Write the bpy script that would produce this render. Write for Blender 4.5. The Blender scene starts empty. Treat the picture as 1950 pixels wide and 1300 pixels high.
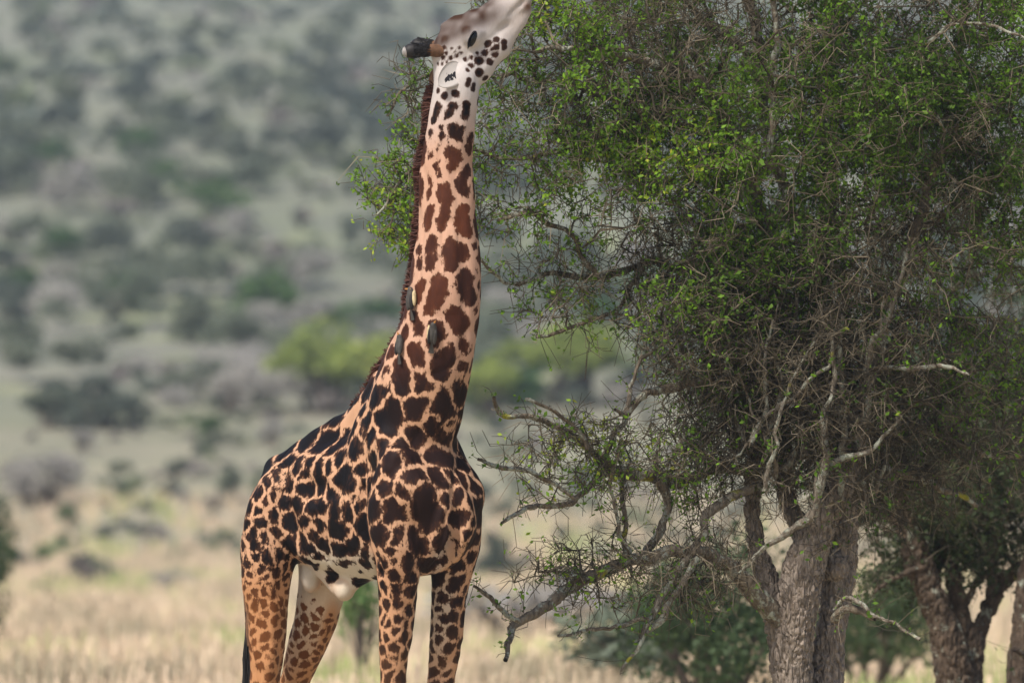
import bpy, math, random
import numpy as np
from mathutils import Vector, Matrix, kdtree
from mathutils.bvhtree import BVHTree

random.seed(7)
rng = np.random.default_rng(7)
scene = bpy.context.scene
col = scene.collection

# ------------------------------------------------------------------ camera
CAM = np.array([0.0, -40.0, 2.0])
FPX = 12400.0                       # focal length in pixels of the 1950 px wide photograph
TILT = math.atan2(1.097, 40.0)
cam_data = bpy.data.cameras.new('camera')
cam_data.sensor_width = 36.0
cam_data.lens = FPX * 36.0 / 1950.0
cam_data.clip_end = 6000.0
cam_data.dof.use_dof = True
cam_data.dof.focus_distance = 40.0
cam_data.dof.aperture_fstop = 1.95
cam = bpy.data.objects.new('camera', cam_data)
cam.location = CAM
cam.rotation_euler = (math.pi / 2 + TILT, 0, 0)
col.objects.link(cam)
scene.camera = cam

# ------------------------------------------------------------------ sky and sun
SUN_EL, SUN_AZ = math.radians(52), math.radians(218)     # azimuth clockwise from +Y: behind and left of the camera
world = bpy.data.worlds.new('World')
scene.world = world
world.use_nodes = True
wn = world.node_tree.nodes
sky = wn.new('ShaderNodeTexSky')
sky.sky_type = 'NISHITA'
sky.sun_disc = False
sky.sun_elevation = SUN_EL
sky.sun_rotation = SUN_AZ
sky.dust_density = 3.0
world.node_tree.links.new(sky.outputs[0], wn['Background'].inputs[0])
wn['Background'].inputs[1].default_value = 0.095
sun_data = bpy.data.lights.new('sun', 'SUN')
sun_data.energy = 2.8
sun_data.angle = math.radians(7)
sun_data.color = (1.0, 0.94, 0.86)
sun = bpy.data.objects.new('sun', sun_data)
sd = Vector((math.sin(SUN_AZ) * math.cos(SUN_EL), math.cos(SUN_AZ) * math.cos(SUN_EL), math.sin(SUN_EL)))
sun.rotation_euler = sd.to_track_quat('Z', 'Y').to_euler()
sun.location = (-20, -30, 40)
col.objects.link(sun)
scene.view_settings.view_transform = 'Standard'
scene.view_settings.look = 'None'
scene.view_settings.exposure = 0.9
scene.view_settings.gamma = 1.0
scene.cycles.use_denoising = True
scene.cycles.max_bounces = 6
scene.cycles.volume_bounces = 0
scene.cycles.transparent_max_bounces = 4

# ------------------------------------------------------------------ geometry of the view
F_ = np.array([0, math.cos(TILT), math.sin(TILT)])
U_ = np.array([0, -math.sin(TILT), math.cos(TILT)])
R_ = np.array([1.0, 0, 0])

def ray(px, py):
    return F_ + R_ * ((px - 975) / FPX) + U_ * ((650 - py) / FPX)

def P(px, py, Y):
    d = ray(px, py)
    return CAM + d * ((Y - CAM[1]) / d[1])

def project(v):
    q = np.asarray(v) - CAM
    dz = q @ F_
    return 975 + FPX * (q @ R_) / dz, 650 - FPX * (q @ U_) / dz

# ------------------------------------------------------------------ helpers
def tag(o, label=None, cat=None, group=None, kind=None):
    if label: o['label'] = label
    if cat: o['category'] = cat
    if group: o['group'] = group
    if kind: o['kind'] = kind
    return o

def empty(name, loc):
    o = bpy.data.objects.new(name, None)
    o.location = loc
    col.objects.link(o)
    return o

def link(name, me, parent=None):
    o = bpy.data.objects.new(name, me)
    col.objects.link(o)
    if parent is not None:
        o.parent = parent
        o.matrix_parent_inverse = Matrix.Translation(-Vector(parent.location))
    return o

def mesh_np(name, verts, faces, mat, smooth=True, attrs=None):
    """faces: (N,4) or (N,3) int array. attrs: {name: per-vertex floats (N,) or colours (N,3)}"""
    verts = np.ascontiguousarray(verts, dtype=np.float32)
    faces = np.ascontiguousarray(faces, dtype=np.int32)
    me = bpy.data.meshes.new(name)
    n, k = faces.shape
    me.vertices.add(len(verts)); me.vertices.foreach_set('co', verts.ravel())
    me.loops.add(n * k); me.loops.foreach_set('vertex_index', faces.ravel())
    me.polygons.add(n)
    me.polygons.foreach_set('loop_start', np.arange(0, n * k, k, dtype=np.int32))
    me.polygons.foreach_set('use_smooth', np.full(n, smooth, dtype=bool))
    for an, av in (attrs or {}).items():
        av = np.asarray(av, dtype=np.float32)
        if av.ndim == 1:
            a = me.attributes.new(an, 'FLOAT', 'POINT'); a.data.foreach_set('value', av)
        else:
            a = me.attributes.new(an, 'FLOAT_COLOR', 'POINT')
            a.data.foreach_set('color', np.concatenate([av, np.ones((len(av), 1), np.float32)], 1).ravel())
    me.update(calc_edges=True)
    me.materials.append(mat)
    return me

class Geo:
    """collects quads"""
    def __init__(s): s.v = []; s.f = []; s.n = 0; s.a = []
    def add(s, v, f, a=None):
        v = np.asarray(v, float); s.v.append(v); s.f.append(np.asarray(f) + s.n); s.n += len(v)
        s.a.append(np.full(len(v), 0.5) if a is None else np.broadcast_to(np.asarray(a, float), (len(v),)))
    def mesh(s, name, mat, smooth=True):
        return mesh_np(name, np.concatenate(s.v), np.concatenate(s.f), mat, smooth, {'tint': np.concatenate(s.a)})

def tube(pts, rad, n=6, cap=True):
    pts = np.asarray(pts, float); m = len(pts)
    rad = np.broadcast_to(np.asarray(rad, float), (m,))
    t = np.gradient(pts, axis=0); t /= np.linalg.norm(t, axis=1)[:, None] + 1e-9
    ref = np.array([0.31, 0.87, 0.38])
    a = np.cross(t, ref); a /= np.linalg.norm(a, axis=1)[:, None] + 1e-9
    b = np.cross(t, a)
    ang = np.arange(n) / n * 2 * math.pi
    v = pts[:, None] + rad[:, None, None] * (np.cos(ang)[None, :, None] * a[:, None] + np.sin(ang)[None, :, None] * b[:, None])
    i = np.arange(m - 1)[:, None] * n; j = np.arange(n)[None]; j2 = (j + 1) % n
    f = np.stack([i + j, i + j2, i + n + j2, i + n + j], -1).reshape(-1, 4)
    return v.reshape(-1, 3), f

def smooth_path(pts, step):
    """Catmull-Rom resample of (N,k) points at about step metres"""
    p = np.asarray(pts, float)
    p = np.vstack([2 * p[0] - p[1], p, 2 * p[-1] - p[-2]])
    out = []
    for i in range(1, len(p) - 2):
        L = np.linalg.norm(p[i + 1][:3] - p[i][:3]); k = max(1, int(round(L / step)))
        t = (np.arange(k) / k)[:, None]
        out.append(0.5 * (2 * p[i] + (p[i + 1] - p[i - 1]) * t + (2 * p[i - 1] - 5 * p[i] + 4 * p[i + 1] - p[i + 2]) * t ** 2
                          + (3 * p[i] - p[i - 1] - 3 * p[i + 1] + p[i + 2]) * t ** 3))
    out.append(p[-2][None])
    return np.vstack(out)

def vnoise(p, seed=0):
    """cheap smooth 3-D value noise in -1..1, numpy"""
    p = np.asarray(p, float); i = np.floor(p).astype(np.int64); f = p - i; u = f * f * (3 - 2 * f)
    def h(ix, iy, iz):
        n = (ix * 374761393 + iy * 668265263 + iz * 2147483647 + seed * 144269) & 0xffffffff
        n = ((n ^ (n >> 13)) * 1274126177) & 0xffffffff
        return ((n ^ (n >> 16)) & 0xffff) / 32767.5 - 1
    r = 0
    for dx in (0, 1):
        for dy in (0, 1):
            for dz in (0, 1):
                w = (u[..., 0] if dx else 1 - u[..., 0]) * (u[..., 1] if dy else 1 - u[..., 1]) * (u[..., 2] if dz else 1 - u[..., 2])
                r = r + w * h(i[..., 0] + dx, i[..., 1] + dy, i[..., 2] + dz)
    return r

class Sdf:
    def __init__(s, lo, hi, h):
        s.lo = np.array(lo, float); s.h = h
        s.n = np.ceil((np.array(hi) - s.lo) / h).astype(int) + 1
        s.F = np.full(s.n, 0.6, np.float32)
    def _box(s, lo, hi):
        a = np.clip(np.floor((lo - s.lo) / s.h).astype(int), 0, s.n - 1); b = np.clip(np.ceil((hi - s.lo) / s.h).astype(int) + 1, 1, s.n)
        sl = tuple(slice(x, y) for x, y in zip(a, b))
        ax = [(np.arange(x, y) * s.h + l).astype(np.float32) for x, y, l in zip(a, b, s.lo)]
        return sl, ax[0][:, None, None], ax[1][None, :, None], ax[2][None, None, :]
    def _join(s, sl, d, k, cut=False):
        A = s.F[sl]
        if cut:
            hh = np.clip(0.5 - 0.5 * (A + d) / k, 0, 1); s.F[sl] = A * (1 - hh) - d * hh + k * hh * (1 - hh); return
        hh = np.clip(0.5 + 0.5 * (A - d) / k, 0, 1); s.F[sl] = A * (1 - hh) + d * hh - k * hh * (1 - hh)
    def seg(s, p0, r0, p1, r1, k=0.06, lat=None, ks=1.0, cut=False):
        p0 = np.array(p0, float); p1 = np.array(p1, float); R = max(r0, r1) + 0.16
        sl, X, Y, Z = s._box(np.minimum(p0, p1) - R, np.maximum(p0, p1) + R)
        qx, qy, qz = X - p0[0], Y - p0[1], Z - p0[2]; b = p1 - p0
        if lat is not None and ks != 1:
            n = lat; m = (qx * n[0] + qy * n[1] + qz * n[2]) * (ks - 1)
            qx, qy, qz = qx + m * n[0], qy + m * n[1], qz + m * n[2]; b = b + n * (b @ n) * (ks - 1)
        t = np.clip((qx * b[0] + qy * b[1] + qz * b[2]) / (b @ b + 1e-9), 0, 1)
        d = np.sqrt((qx - t * b[0]) ** 2 + (qy - t * b[1]) ** 2 + (qz - t * b[2]) ** 2) - (r0 + (r1 - r0) * t)
        s._join(sl, d.astype(np.float32), k, cut)
    def ell(s, c, axes, rad, k=0.08, cut=False):
        c = np.array(c, float); R = max(rad) + 0.16
        sl, X, Y, Z = s._box(c - R, c + R)
        q = [X - c[0], Y - c[1], Z - c[2]]
        k0 = 0; k1 = 0
        for a, r in zip(axes, rad):
            m = (q[0] * a[0] + q[1] * a[1] + q[2] * a[2]) / r; k0 = k0 + m * m; k1 = k1 + (m / r) ** 2
        k0 = np.sqrt(k0); k1 = np.sqrt(k1) + 1e-6
        s._join(sl, (k0 * (k0 - 1) / k1).astype(np.float32), k, cut)
    def mesh(s):
        F = s.F; S = F < 0
        a = [slice(None, -1), slice(1, None)]
        cnt = sum(S[a[i], a[j], a[k]].astype(np.int8) for i in (0, 1) for j in (0, 1) for k in (0, 1))
        act = (cnt > 0) & (cnt < 8)
        idx = np.full(act.shape, -1, np.int64); I = np.array(np.nonzero(act)); idx[act] = np.arange(I.shape[1])
        pos = np.zeros((I.shape[1], 3)); num = np.zeros(I.shape[1])
        cor = [(i, j, k) for i in (0, 1) for j in (0, 1) for k in (0, 1)]
        for c0 in cor:
            for ax in range(3):
                if c0[ax]: continue
                c1 = list(c0); c1[ax] = 1
                v0 = F[I[0] + c0[0], I[1] + c0[1], I[2] + c0[2]]; v1 = F[I[0] + c1[0], I[1] + c1[1], I[2] + c1[2]]
                m = (v0 < 0) != (v1 < 0); t = np.where(m, v0 / np.where(m, v0 - v1, 1), 0)
                p = np.array(c0, float)[None].repeat(len(t), 0); p[:, ax] += t
                pos += p * m[:, None]; num += m
        V = (I.T + pos / num[:, None]) * s.h + s.lo
        faces = []
        for ax in range(3):
            o = [x for x in range(3) if x != ax]
            s0 = [slice(None)] * 3; s1 = [slice(None)] * 3
            s0[ax] = slice(None, -1); s1[ax] = slice(1, None)
            for q in o: s0[q] = slice(1, -1); s1[q] = slice(1, -1)
            A, Bm = S[tuple(s0)], S[tuple(s1)]
            E = np.array(np.nonzero(A != Bm)).T
            if not len(E): continue
            inside = A[tuple(E.T)]
            base = E.copy(); base[:, o[0]] += 1; base[:, o[1]] += 1
            def cell(d0, d1):
                c = base.copy(); c[:, o[0]] += d0; c[:, o[1]] += d1; return idx[tuple(c.T)]
            q = np.stack([cell(-1, -1), cell(0, -1), cell(0, 0), cell(-1, 0)], 1)
            flip = ~inside if ax != 1 else inside
            q[flip] = q[flip][:, ::-1]
            faces.append(q)
        return V, np.concatenate(faces)

def vert_normals(V, Fq):
    n = np.cross(V[Fq[:, 2]] - V[Fq[:, 0]], V[Fq[:, 3]] - V[Fq[:, 1]])
    N = np.zeros_like(V)
    for k in range(4): np.add.at(N, Fq[:, k], n)
    return N / (np.linalg.norm(N, axis=1)[:, None] + 1e-12)

def relax(V, Fq, it, lam=0.5):
    for _ in range(it):
        A = np.zeros_like(V); c = np.zeros(len(V))
        for k in range(4):
            np.add.at(A, Fq[:, k], V[Fq[:, (k + 1) % 4]]); np.add.at(c, Fq[:, k], 1)
            np.add.at(A, Fq[:, k], V[Fq[:, (k + 3) % 4]]); np.add.at(c, Fq[:, k], 1)
        V = V + lam * (A / c[:, None] - V)
    return V

# ------------------------------------------------------------------ materials
class NT:
    def __init__(s, name):
        s.m = bpy.data.materials.new(name); s.m.use_nodes = True
        s.t = s.m.node_tree; s.b = s.t.nodes['Principled BSDF']
        s.b.inputs['Roughness'].default_value = 0.8
        s.b.inputs['Specular IOR Level'].default_value = 0.2
    def n(s, typ, **kw):
        nd = s.t.nodes.new(typ)
        for k, v in kw.items():
            if k.startswith('i_'): nd.inputs[k[2:].replace('_', ' ')].default_value = v
            else: setattr(nd, k, v)
        return nd
    def l(s, a, b): s.t.links.new(a, b)
    def coord(s, scale=(1, 1, 1), kind='Object'):
        c = s.n('ShaderNodeTexCoord'); m = s.n('ShaderNodeMapping'); m.inputs['Scale'].default_value = scale
        s.l(c.outputs[kind], m.inputs[0]); return m.outputs[0]
    def noise(s, vec, scale, detail=4, rough=0.6):
        nd = s.n('ShaderNodeTexNoise'); nd.inputs['Scale'].default_value = scale; nd.inputs['Detail'].default_value = detail
        nd.inputs['Roughness'].default_value = rough
        if vec is not None: s.l(vec, nd.inputs['Vector'])
        return nd.outputs['Fac']
    def ramp(s, fac, stops):
        r = s.n('ShaderNodeValToRGB'); e = r.color_ramp.elements
        while len(e) < len(stops): e.new(0.5)
        for x, (p, c) in zip(e, stops): x.position = p; x.color = (*c, 1) if len(c) == 3 else c
        s.l(fac, r.inputs[0]); return r.outputs[0]
    def mix(s, fac, a, b, mode='MIX'):
        m = s.n('ShaderNodeMix', data_type='RGBA', blend_type=mode)
        for v, i in ((fac, 0), (a, 6), (b, 7)):
            if hasattr(v, 'is_linked'): s.l(v, m.inputs[i])
            else: m.inputs[i].default_value = v if i == 0 else (*v, 1)
        return m.outputs[2]
    def math(s, op, a, b=0.0):
        m = s.n('ShaderNodeMath', operation=op)
        for i, v in enumerate((a, b)):
            if hasattr(v, 'is_linked'): s.l(v, m.inputs[i])
            else: m.inputs[i].default_value = v
        return m.outputs[0]
    def attr(s, name, out='Fac'):
        a = s.n('ShaderNodeAttribute'); a.attribute_name = name; return a.outputs[out]
    def bump(s, h, strength=0.5, dist=0.01):
        b = s.n('ShaderNodeBump'); b.inputs['Strength'].default_value = strength; b.inputs['Distance'].default_value = dist
        s.l(h, b.inputs['Height']); s.l(b.outputs[0], s.b.inputs['Normal'])
    def color(s, c):
        if hasattr(c, 'is_linked'): s.l(c, s.b.inputs['Base Color'])
        else: s.b.inputs['Base Color'].default_value = (*c, 1)

def foliage_mat(name, stops, translucent=0.35, objrand=False):
    """leaf colour varies leaf by leaf with the 'tint' attribute (and bush by bush)"""
    s = NT(name)
    f = s.attr('tint')
    if objrand:
        oi = s.n('ShaderNodeObjectInfo')
        f = s.math('ADD', s.math('MULTIPLY', f, 0.55), s.math('MULTIPLY', oi.outputs['Random'], 0.45))
    c = s.ramp(f, stops)
    s.color(c); s.b.inputs['Roughness'].default_value = 0.6
    if translucent:
        tr = s.n('ShaderNodeBsdfTranslucent'); s.l(c, tr.inputs[0])
        mx = s.n('ShaderNodeMixShader'); mx.inputs[0].default_value = translucent
        s.l(s.b.outputs[0], mx.inputs[1]); s.l(tr.outputs[0], mx.inputs[2])
        s.l(mx.outputs[0], s.t.nodes['Material Output'].inputs[0])
    return s.m

def bark_mat(name, dark, light, lichen=0.0, scale=1.0, plates=0.3):
    s = NT(name)
    v = s.coord((1, 1, 0.35))
    n1 = s.noise(v, 30 * scale, 6); n2 = s.noise(v, 5 * scale, 3)
    c = s.ramp(n1, [(0.3, dark), (0.68, light)])
    c = s.mix(s.math('MULTIPLY', n2, 0.3), c, (light[0] * .8, light[1] * .65, light[2] * .5))
    if lichen:
        n3 = s.noise(s.coord(), 11, 5, 0.7)
        lf = s.ramp(n3, [(0.60 - lichen * .2, (0, 0, 0)), (0.66 - lichen * .15, (1, 1, 1))])
        c = s.mix(lf, c, (0.30, 0.31, 0.25))
        n4 = s.noise(s.coord(), 6, 2)
        lf2 = s.ramp(n4, [(0.66, (0, 0, 0)), (0.72, (1, 1, 1))])
        c = s.mix(lf2, c, (0.26, 0.25, 0.03))
    s.color(c); s.b.inputs['Roughness'].default_value = 0.9
    vo = s.n('ShaderNodeTexVoronoi', feature='DISTANCE_TO_EDGE'); vo.inputs['Scale'].default_value = 26 * scale
    wv = s.n('ShaderNodeVectorMath', operation='ADD'); s.l(s.coord((1, 1, 0.3)), wv.inputs[0])
    nz = s.n('ShaderNodeTexNoise'); nz.inputs['Scale'].default_value = 9
    sc_ = s.n('ShaderNodeVectorMath', operation='SCALE'); sc_.inputs['Scale'].default_value = 0.05
    s.l(nz.outputs['Color'], sc_.inputs[0]); s.l(sc_.outputs[0], wv.inputs[1]); s.l(wv.outputs[0], vo.inputs['Vector'])
    mr = s.n('ShaderNodeMapRange'); mr.inputs['From Max'].default_value = 0.22; s.l(vo.outputs['Distance'], mr.inputs['Value'])
    s.bump(s.math('ADD', mr.outputs[0], s.math('MULTIPLY', n1, 0.8)), 0.8, 0.02 * plates + 0.006)
    return s.m

M = {}
M['leaf'] = foliage_mat('acacia_leaf', [(0.0, (0.035, 0.06, 0.014)), (0.45, (0.085, 0.16, 0.020)), (0.8, (0.19, 0.36, 0.025)), (1.0, (0.40, 0.44, 0.05))], 0.42)
M['leaf_dark'] = foliage_mat('olive_leaf', [(0.0, (0.03, 0.045, 0.022)), (0.7, (0.07, 0.10, 0.04)), (1.0, (0.16, 0.18, 0.05))], 0.3)
M['bark'] = bark_mat('trunk_bark', (0.12, 0.10, 0.085), (0.36, 0.305, 0.255), 0.0, 1.0, 1.0)
M['branch'] = bark_mat('branch_bark', (0.05, 0.04, 0.032), (0.21, 0.175, 0.13), 0.45)
M['dead'] = bark_mat('dead_wood', (0.08, 0.07, 0.056), (0.24, 0.21, 0.17), 0.5)
M['twig'] = NT('twig_bark')
_t = M['twig']; _t.color(_t.ramp(_t.attr('tint'), [(0, (0.032, 0.028, 0.020)), (0.55, (0.092, 0.075, 0.050)), (1, (0.23, 0.19, 0.135))])); M['twig'] = _t.m
M['bark_far'] = bark_mat('dark_bark', (0.035, 0.028, 0.022), (0.15, 0.11, 0.08), 0.1)
M['shrub_dark'] = foliage_mat('shrub_dark_leaf', [(0, (0.045, 0.06, 0.05)), (1, (0.12, 0.14, 0.105))], 0.2, True)  # darks lifted to bluish grey: part of the haze is in this colour
M['shrub_grey'] = foliage_mat('shrub_grey_leaf', [(0, (0.085, 0.105, 0.075)), (0.6, (0.15, 0.175, 0.12)), (1, (0.23, 0.235, 0.175))], 0.25, True)
M['scrub'] = foliage_mat('scrub_mixed', [(0, (0.06, 0.078, 0.068)), (0.22, (0.095, 0.115, 0.09)), (0.42, (0.15, 0.165, 0.11)), (0.60, (0.13, 0.17, 0.075)), (0.72, (0.20, 0.175, 0.165)), (1, (0.30, 0.27, 0.25))], 0.2)  # scrub colours lightened, some distance haze painted in
M['shrub_dry'] = foliage_mat('shrub_dry_twigs', [(0, (0.20, 0.185, 0.17)), (0.6, (0.32, 0.305, 0.28)), (1, (0.46, 0.43, 0.39))], 0.1, True)
M['shrub_yellow'] = foliage_mat('shrub_yellow_leaf', [(0, (0.15, 0.19, 0.05)), (0.6, (0.28, 0.34, 0.075)), (1, (0.44, 0.45, 0.12))], 0.35, True)
M['shrub_green'] = foliage_mat('shrub_green_leaf', [(0, (0.035, 0.07, 0.025)), (0.6, (0.07, 0.14, 0.04)), (1, (0.14, 0.22, 0.06))], 0.3, True)
M['shrub_bright'] = foliage_mat('shrub_bright_leaf', [(0, (0.05, 0.10, 0.03)), (0.6, (0.11, 0.20, 0.055)), (1, (0.20, 0.29, 0.09))], 0.35, True)
M['shrub_near'] = foliage_mat('shrub_near_leaf', [(0, (0.03, 0.05, 0.022)), (0.6, (0.06, 0.095, 0.04)), (1, (0.12, 0.16, 0.06))], 0.3, True)
M['stem'] = bark_mat('shrub_stem', (0.05, 0.042, 0.036), (0.15, 0.12, 0.10))
M['grass'] = foliage_mat('dry_grass', [(0, (0.36, 0.31, 0.21)), (0.4, (0.64, 0.51, 0.36)), (0.72, (0.74, 0.58, 0.42)), (0.85, (0.58, 0.55, 0.28)), (1, (0.38, 0.43, 0.17))], 0.25)

s = NT('savanna_ground')
v = s.coord()
n1 = s.noise(v, 0.035, 5, 0.65); n2 = s.noise(v, 0.22, 6, 0.7); n3 = s.noise(v, 2.5, 4)
c = s.ramp(n2, [(0.30, (0.28, 0.25, 0.15)), (0.48, (0.45, 0.37, 0.25)), (0.62, (0.55, 0.44, 0.31)), (0.8, (0.46, 0.37, 0.29))])
hillc = s.ramp(n2, [(0.28, (0.105, 0.12, 0.09)), (0.45, (0.15, 0.16, 0.12)), (0.60, (0.215, 0.205, 0.17)), (0.78, (0.32, 0.285, 0.245))])  # hill ground lightened as well, haze added by colour
hillc = s.mix(s.ramp(n1, [(0.40, (0, 0, 0)), (0.60, (1, 1, 1))]), hillc, (0.135, 0.155, 0.105))
n4 = s.noise(v, 0.11, 4, 0.6); n5 = s.noise(v, 0.6, 3, 0.6)
hillc = s.mix(s.ramp(n4, [(0.55, (0, 0, 0)), (0.66, (1, 1, 1))]), hillc, (0.20, 0.225, 0.11))
hillc = s.mix(s.ramp(n5, [(0.48, (0, 0, 0)), (0.66, (0.8, 0.8, 0.8))]), hillc, (0.105, 0.11, 0.105))
c = s.mix(s.ramp(n5, [(0.52, (0, 0, 0)), (0.62, (0.7, 0.7, 0.7))]), c, (0.26, 0.27, 0.13))
sx = s.n('ShaderNodeSeparateXYZ'); s.l(v, sx.inputs[0])
hf_ = s.n('ShaderNodeMapRange'); hf_.inputs['From Min'].default_value = 75; hf_.inputs['From Max'].default_value = 240
s.l(s.math('ADD', sx.outputs[1], s.math('MULTIPLY', n1, 40.0)), hf_.inputs['Value'])
c = s.mix(hf_.outputs[0], c, hillc)                 # straw on the plain, grey-green scrub cover on the hill
c = s.mix(s.math('MULTIPLY', n3, 0.3), c, (0.18, 0.15, 0.10))
s.color(c); s.b.inputs['Roughness'].default_value = 1.0
M['ground'] = s.m

# ------------------------------------------------------------------ ground and hillside: one sheet
def H(x, y):
    t = (np.asarray(y, float) + 40.0) - 190.0
    t2 = np.minimum(t, 900.0)
    h = 0.122 * (t2 + np.sqrt(t2 * t2 + 22.0 ** 2)) / 2 - 0.08
    x = np.asarray(x, float)
    und = (np.sin(x * 0.05 + y * 0.021) + np.sin(x * 0.023 - y * 0.034 + 1.3)) * 0.5 * np.clip((t + 30) / 120, 0, 1)
    return h + und * 1.2

ys = np.concatenate([np.arange(-140, 90, 6.0), np.arange(90, 420, 4.0), np.arange(420, 900, 12.0), np.linspace(900, 2600, 30)])
xs = np.concatenate([np.linspace(-1800, -120, 24), np.arange(-110, 111, 4.0), np.linspace(120, 1800, 24)])
gx, gy = np.meshgrid(xs, ys)
gv = np.stack([gx, gy, H(gx, gy)], -1).reshape(-1, 3)
ny, nx = gx.shape
ii = (np.arange(ny - 1)[:, None] * nx + np.arange(nx - 1)[None]).ravel()
gf = np.stack([ii, ii + 1, ii + nx + 1, ii + nx], 1)
tag(link('ground', mesh_np('ground', gv, gf, M['ground'])), kind='structure')

def ground_hit(px, py):
    d = ray(px, py)
    lo, hi = 20.0, 1500.0
    for t in np.arange(30, 1500, 2.0):
        p = CAM + d * t
        if p[2] < H(p[0], p[1]):
            hi = t; lo = t - 2; break
    for _ in range(20):
        m = (lo + hi) / 2; p = CAM + d * m
        if p[2] < H(p[0], p[1]): hi = m
        else: lo = m
    return CAM + d * hi

# ------------------------------------------------------------------ dry grass, one mass
def grass(name, n, ylo, yhi, hmin, hmax, label, seed):
    r = np.random.default_rng(seed)
    y = ylo + (yhi - ylo) * r.random(n) ** 1.15
    x = (r.random(n) - 0.5) * ((y + 40) * 0.24 + 4)
    keep = vnoise(np.stack([x * 0.35, y * 0.16, y * 0], 1), seed) > -0.35 - 0.4 * r.random(n)
    x, y = x[keep], y[keep]; n = len(x)
    z = H(x, y)
    tint0 = np.clip(0.55 + 0.55 * vnoise(np.stack([x * 0.55, y * 0.10, y * 0], 1), 5 + seed) + 0.25 * vnoise(np.stack([x * 1.7, y * 0.4, y * 0], 1), 15 + seed) + 0.14 * r.standard_normal(n), 0, 1)
    K = 7
    a = r.random((n, K)) * 6.283; lean = r.random((n, K)) * 0.5
    h = hmin + (hmax - hmin) * r.random((n, K)) * (0.6 + 0.4 * r.random((n, 1)))
    bx = x[:, None] + np.cos(a) * 0.16 * r.random((n, K)); by = y[:, None] + np.sin(a) * 0.16 * r.random((n, K))
    w = 0.012 + 0.018 * r.random((n, K))
    zb = np.broadcast_to(z[:, None] - 0.05, a.shape)
    dx, dy = np.cos(a + 1.57) * w, np.sin(a + 1.57) * w
    tx, ty = bx + np.cos(a) * lean * h, by + np.sin(a) * lean * h
    v = np.stack([np.stack([bx - dx, by - dy, zb], -1), np.stack([bx + dx, by + dy, zb], -1),
                  np.stack([tx + dx * .3, ty + dy * .3, zb + h], -1), np.stack([tx - dx * .3, ty - dy * .3, zb + h], -1)], 2).reshape(-1, 3)
    f = np.arange(len(v)).reshape(-1, 4)
    o = link(name, mesh_np(name, v, f, M['grass'], False, {'tint': np.repeat(tint0, K * 4)}))
    tag(o, label, 'grass', kind='stuff')

grass('dry_grass', 23000, 20, 165, 0.25, 0.65, 'tall golden dry grass covering the plain below the hillside', 3)
grass('short_grass', 5000, -36, 30, 0.10, 0.30, 'short dry grass on the ground around the giraffe and tree', 4)

# ------------------------------------------------------------------ shrubs
def leaf_cloud(r, n, lumps, size, up=0.0):
    """quads scattered over lumps [(centre, radii)]"""
    k = r.integers(0, len(lumps), n)
    c = np.array([l[0] for l in lumps])[k]; rad = np.array([l[1] for l in lumps])[k]
    d = r.standard_normal((n, 3)); d /= np.linalg.norm(d, axis=1)[:, None]
    p = c + d * rad * (0.45 + 0.6 * r.random((n, 1)) ** 0.6)
    return leaf_quads(r, p, size), np.repeat(np.clip(0.5 + 0.25 * r.standard_normal(n), 0, 1), 4)

def leaf_quads(r, p, size, aspect=0.55):
    n = len(p)
    a = r.standard_normal((n, 3)); a /= np.linalg.norm(a, axis=1)[:, None]
    b = np.cross(a, r.standard_normal((n, 3))); b /= np.linalg.norm(b, axis=1)[:, None]
    s = np.broadcast_to(size, (n,))[:, None] * (0.45 + 1.15 * r.random((n, 1)) ** 1.4)
    a = a * s; b = b * s * aspect
    return np.stack([p - a * .5, p + b * .5, p + a * .6, p - b * .5], 1).reshape(-1, 3)

def bush_lumps(r, nl, flat, base=0.25):
    out = []
    for _ in range(nl):
        a = r.random() * 6.28; q = 0.32 * math.sqrt(r.random())
        z = base + (1 - base) * (0.30 + 0.45 * r.random())
        rr = 0.12 + 0.11 * r.random()
        out.append((np.array([math.cos(a) * q, math.sin(a) * q, z * (1 - 0.35 * q / 0.32)]), np.array([rr, rr, rr * flat])))
    return out

def bush_meshes(seed, mat, n=1100, nl=9, flat=0.9, base=0.2, size=0.07):
    r = np.random.default_rng(seed)
    lumps = bush_lumps(r, nl, flat, base)
    v, t = leaf_cloud(r, n, lumps, size)
    v[:, 2] = np.maximum(v[:, 2], 0.01)
    crown = mesh_np('crown', v, np.arange(len(v)).reshape(-1, 4), mat, False, {'tint': t})
    g = Geo()
    for c, rr in lumps:
        s0 = np.array([0.05 * r.standard_normal(), 0.05 * r.standard_normal(), -0.03])
        mid = (s0 + c) / 2 + np.array([0.03 * r.standard_normal(), 0.03 * r.standard_normal(), 0.04])
        g.add(*tube(smooth_path([s0, mid, c], 0.12), np.linspace(0.022, 0.008, len(smooth_path([s0, mid, c], 0.12))), 5))
    stem = g.mesh('stems', M['stem'])
    return crown, stem

PROTO = {}
for kname, kw in (('dark', dict(nl=10)), ('grey', dict(nl=8)), ('dry', dict(nl=11, n=1300, size=0.05)), ('yellow', dict(nl=12, n=1500)), ('green', dict(nl=9))):
    PROTO[kname] = [bush_meshes(100 + i * 7 + len(kname), M['shrub_' + kname], **kw) for i in range(4)]

PROTO['mound'] = [bush_meshes(350 + i, M['shrub_dark'], n=1800, nl=18, base=-0.25, size=0.06) for i in range(4)]
PROTO['bright'] = [bush_meshes(330 + i, M['shrub_bright'], n=1300, nl=9, size=0.05, base=0.3) for i in range(4)]
PROTO['near'] = [bush_meshes(300 + i, M['shrub_near'], n=7000, nl=13, size=0.028) for i in range(4)]

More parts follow.
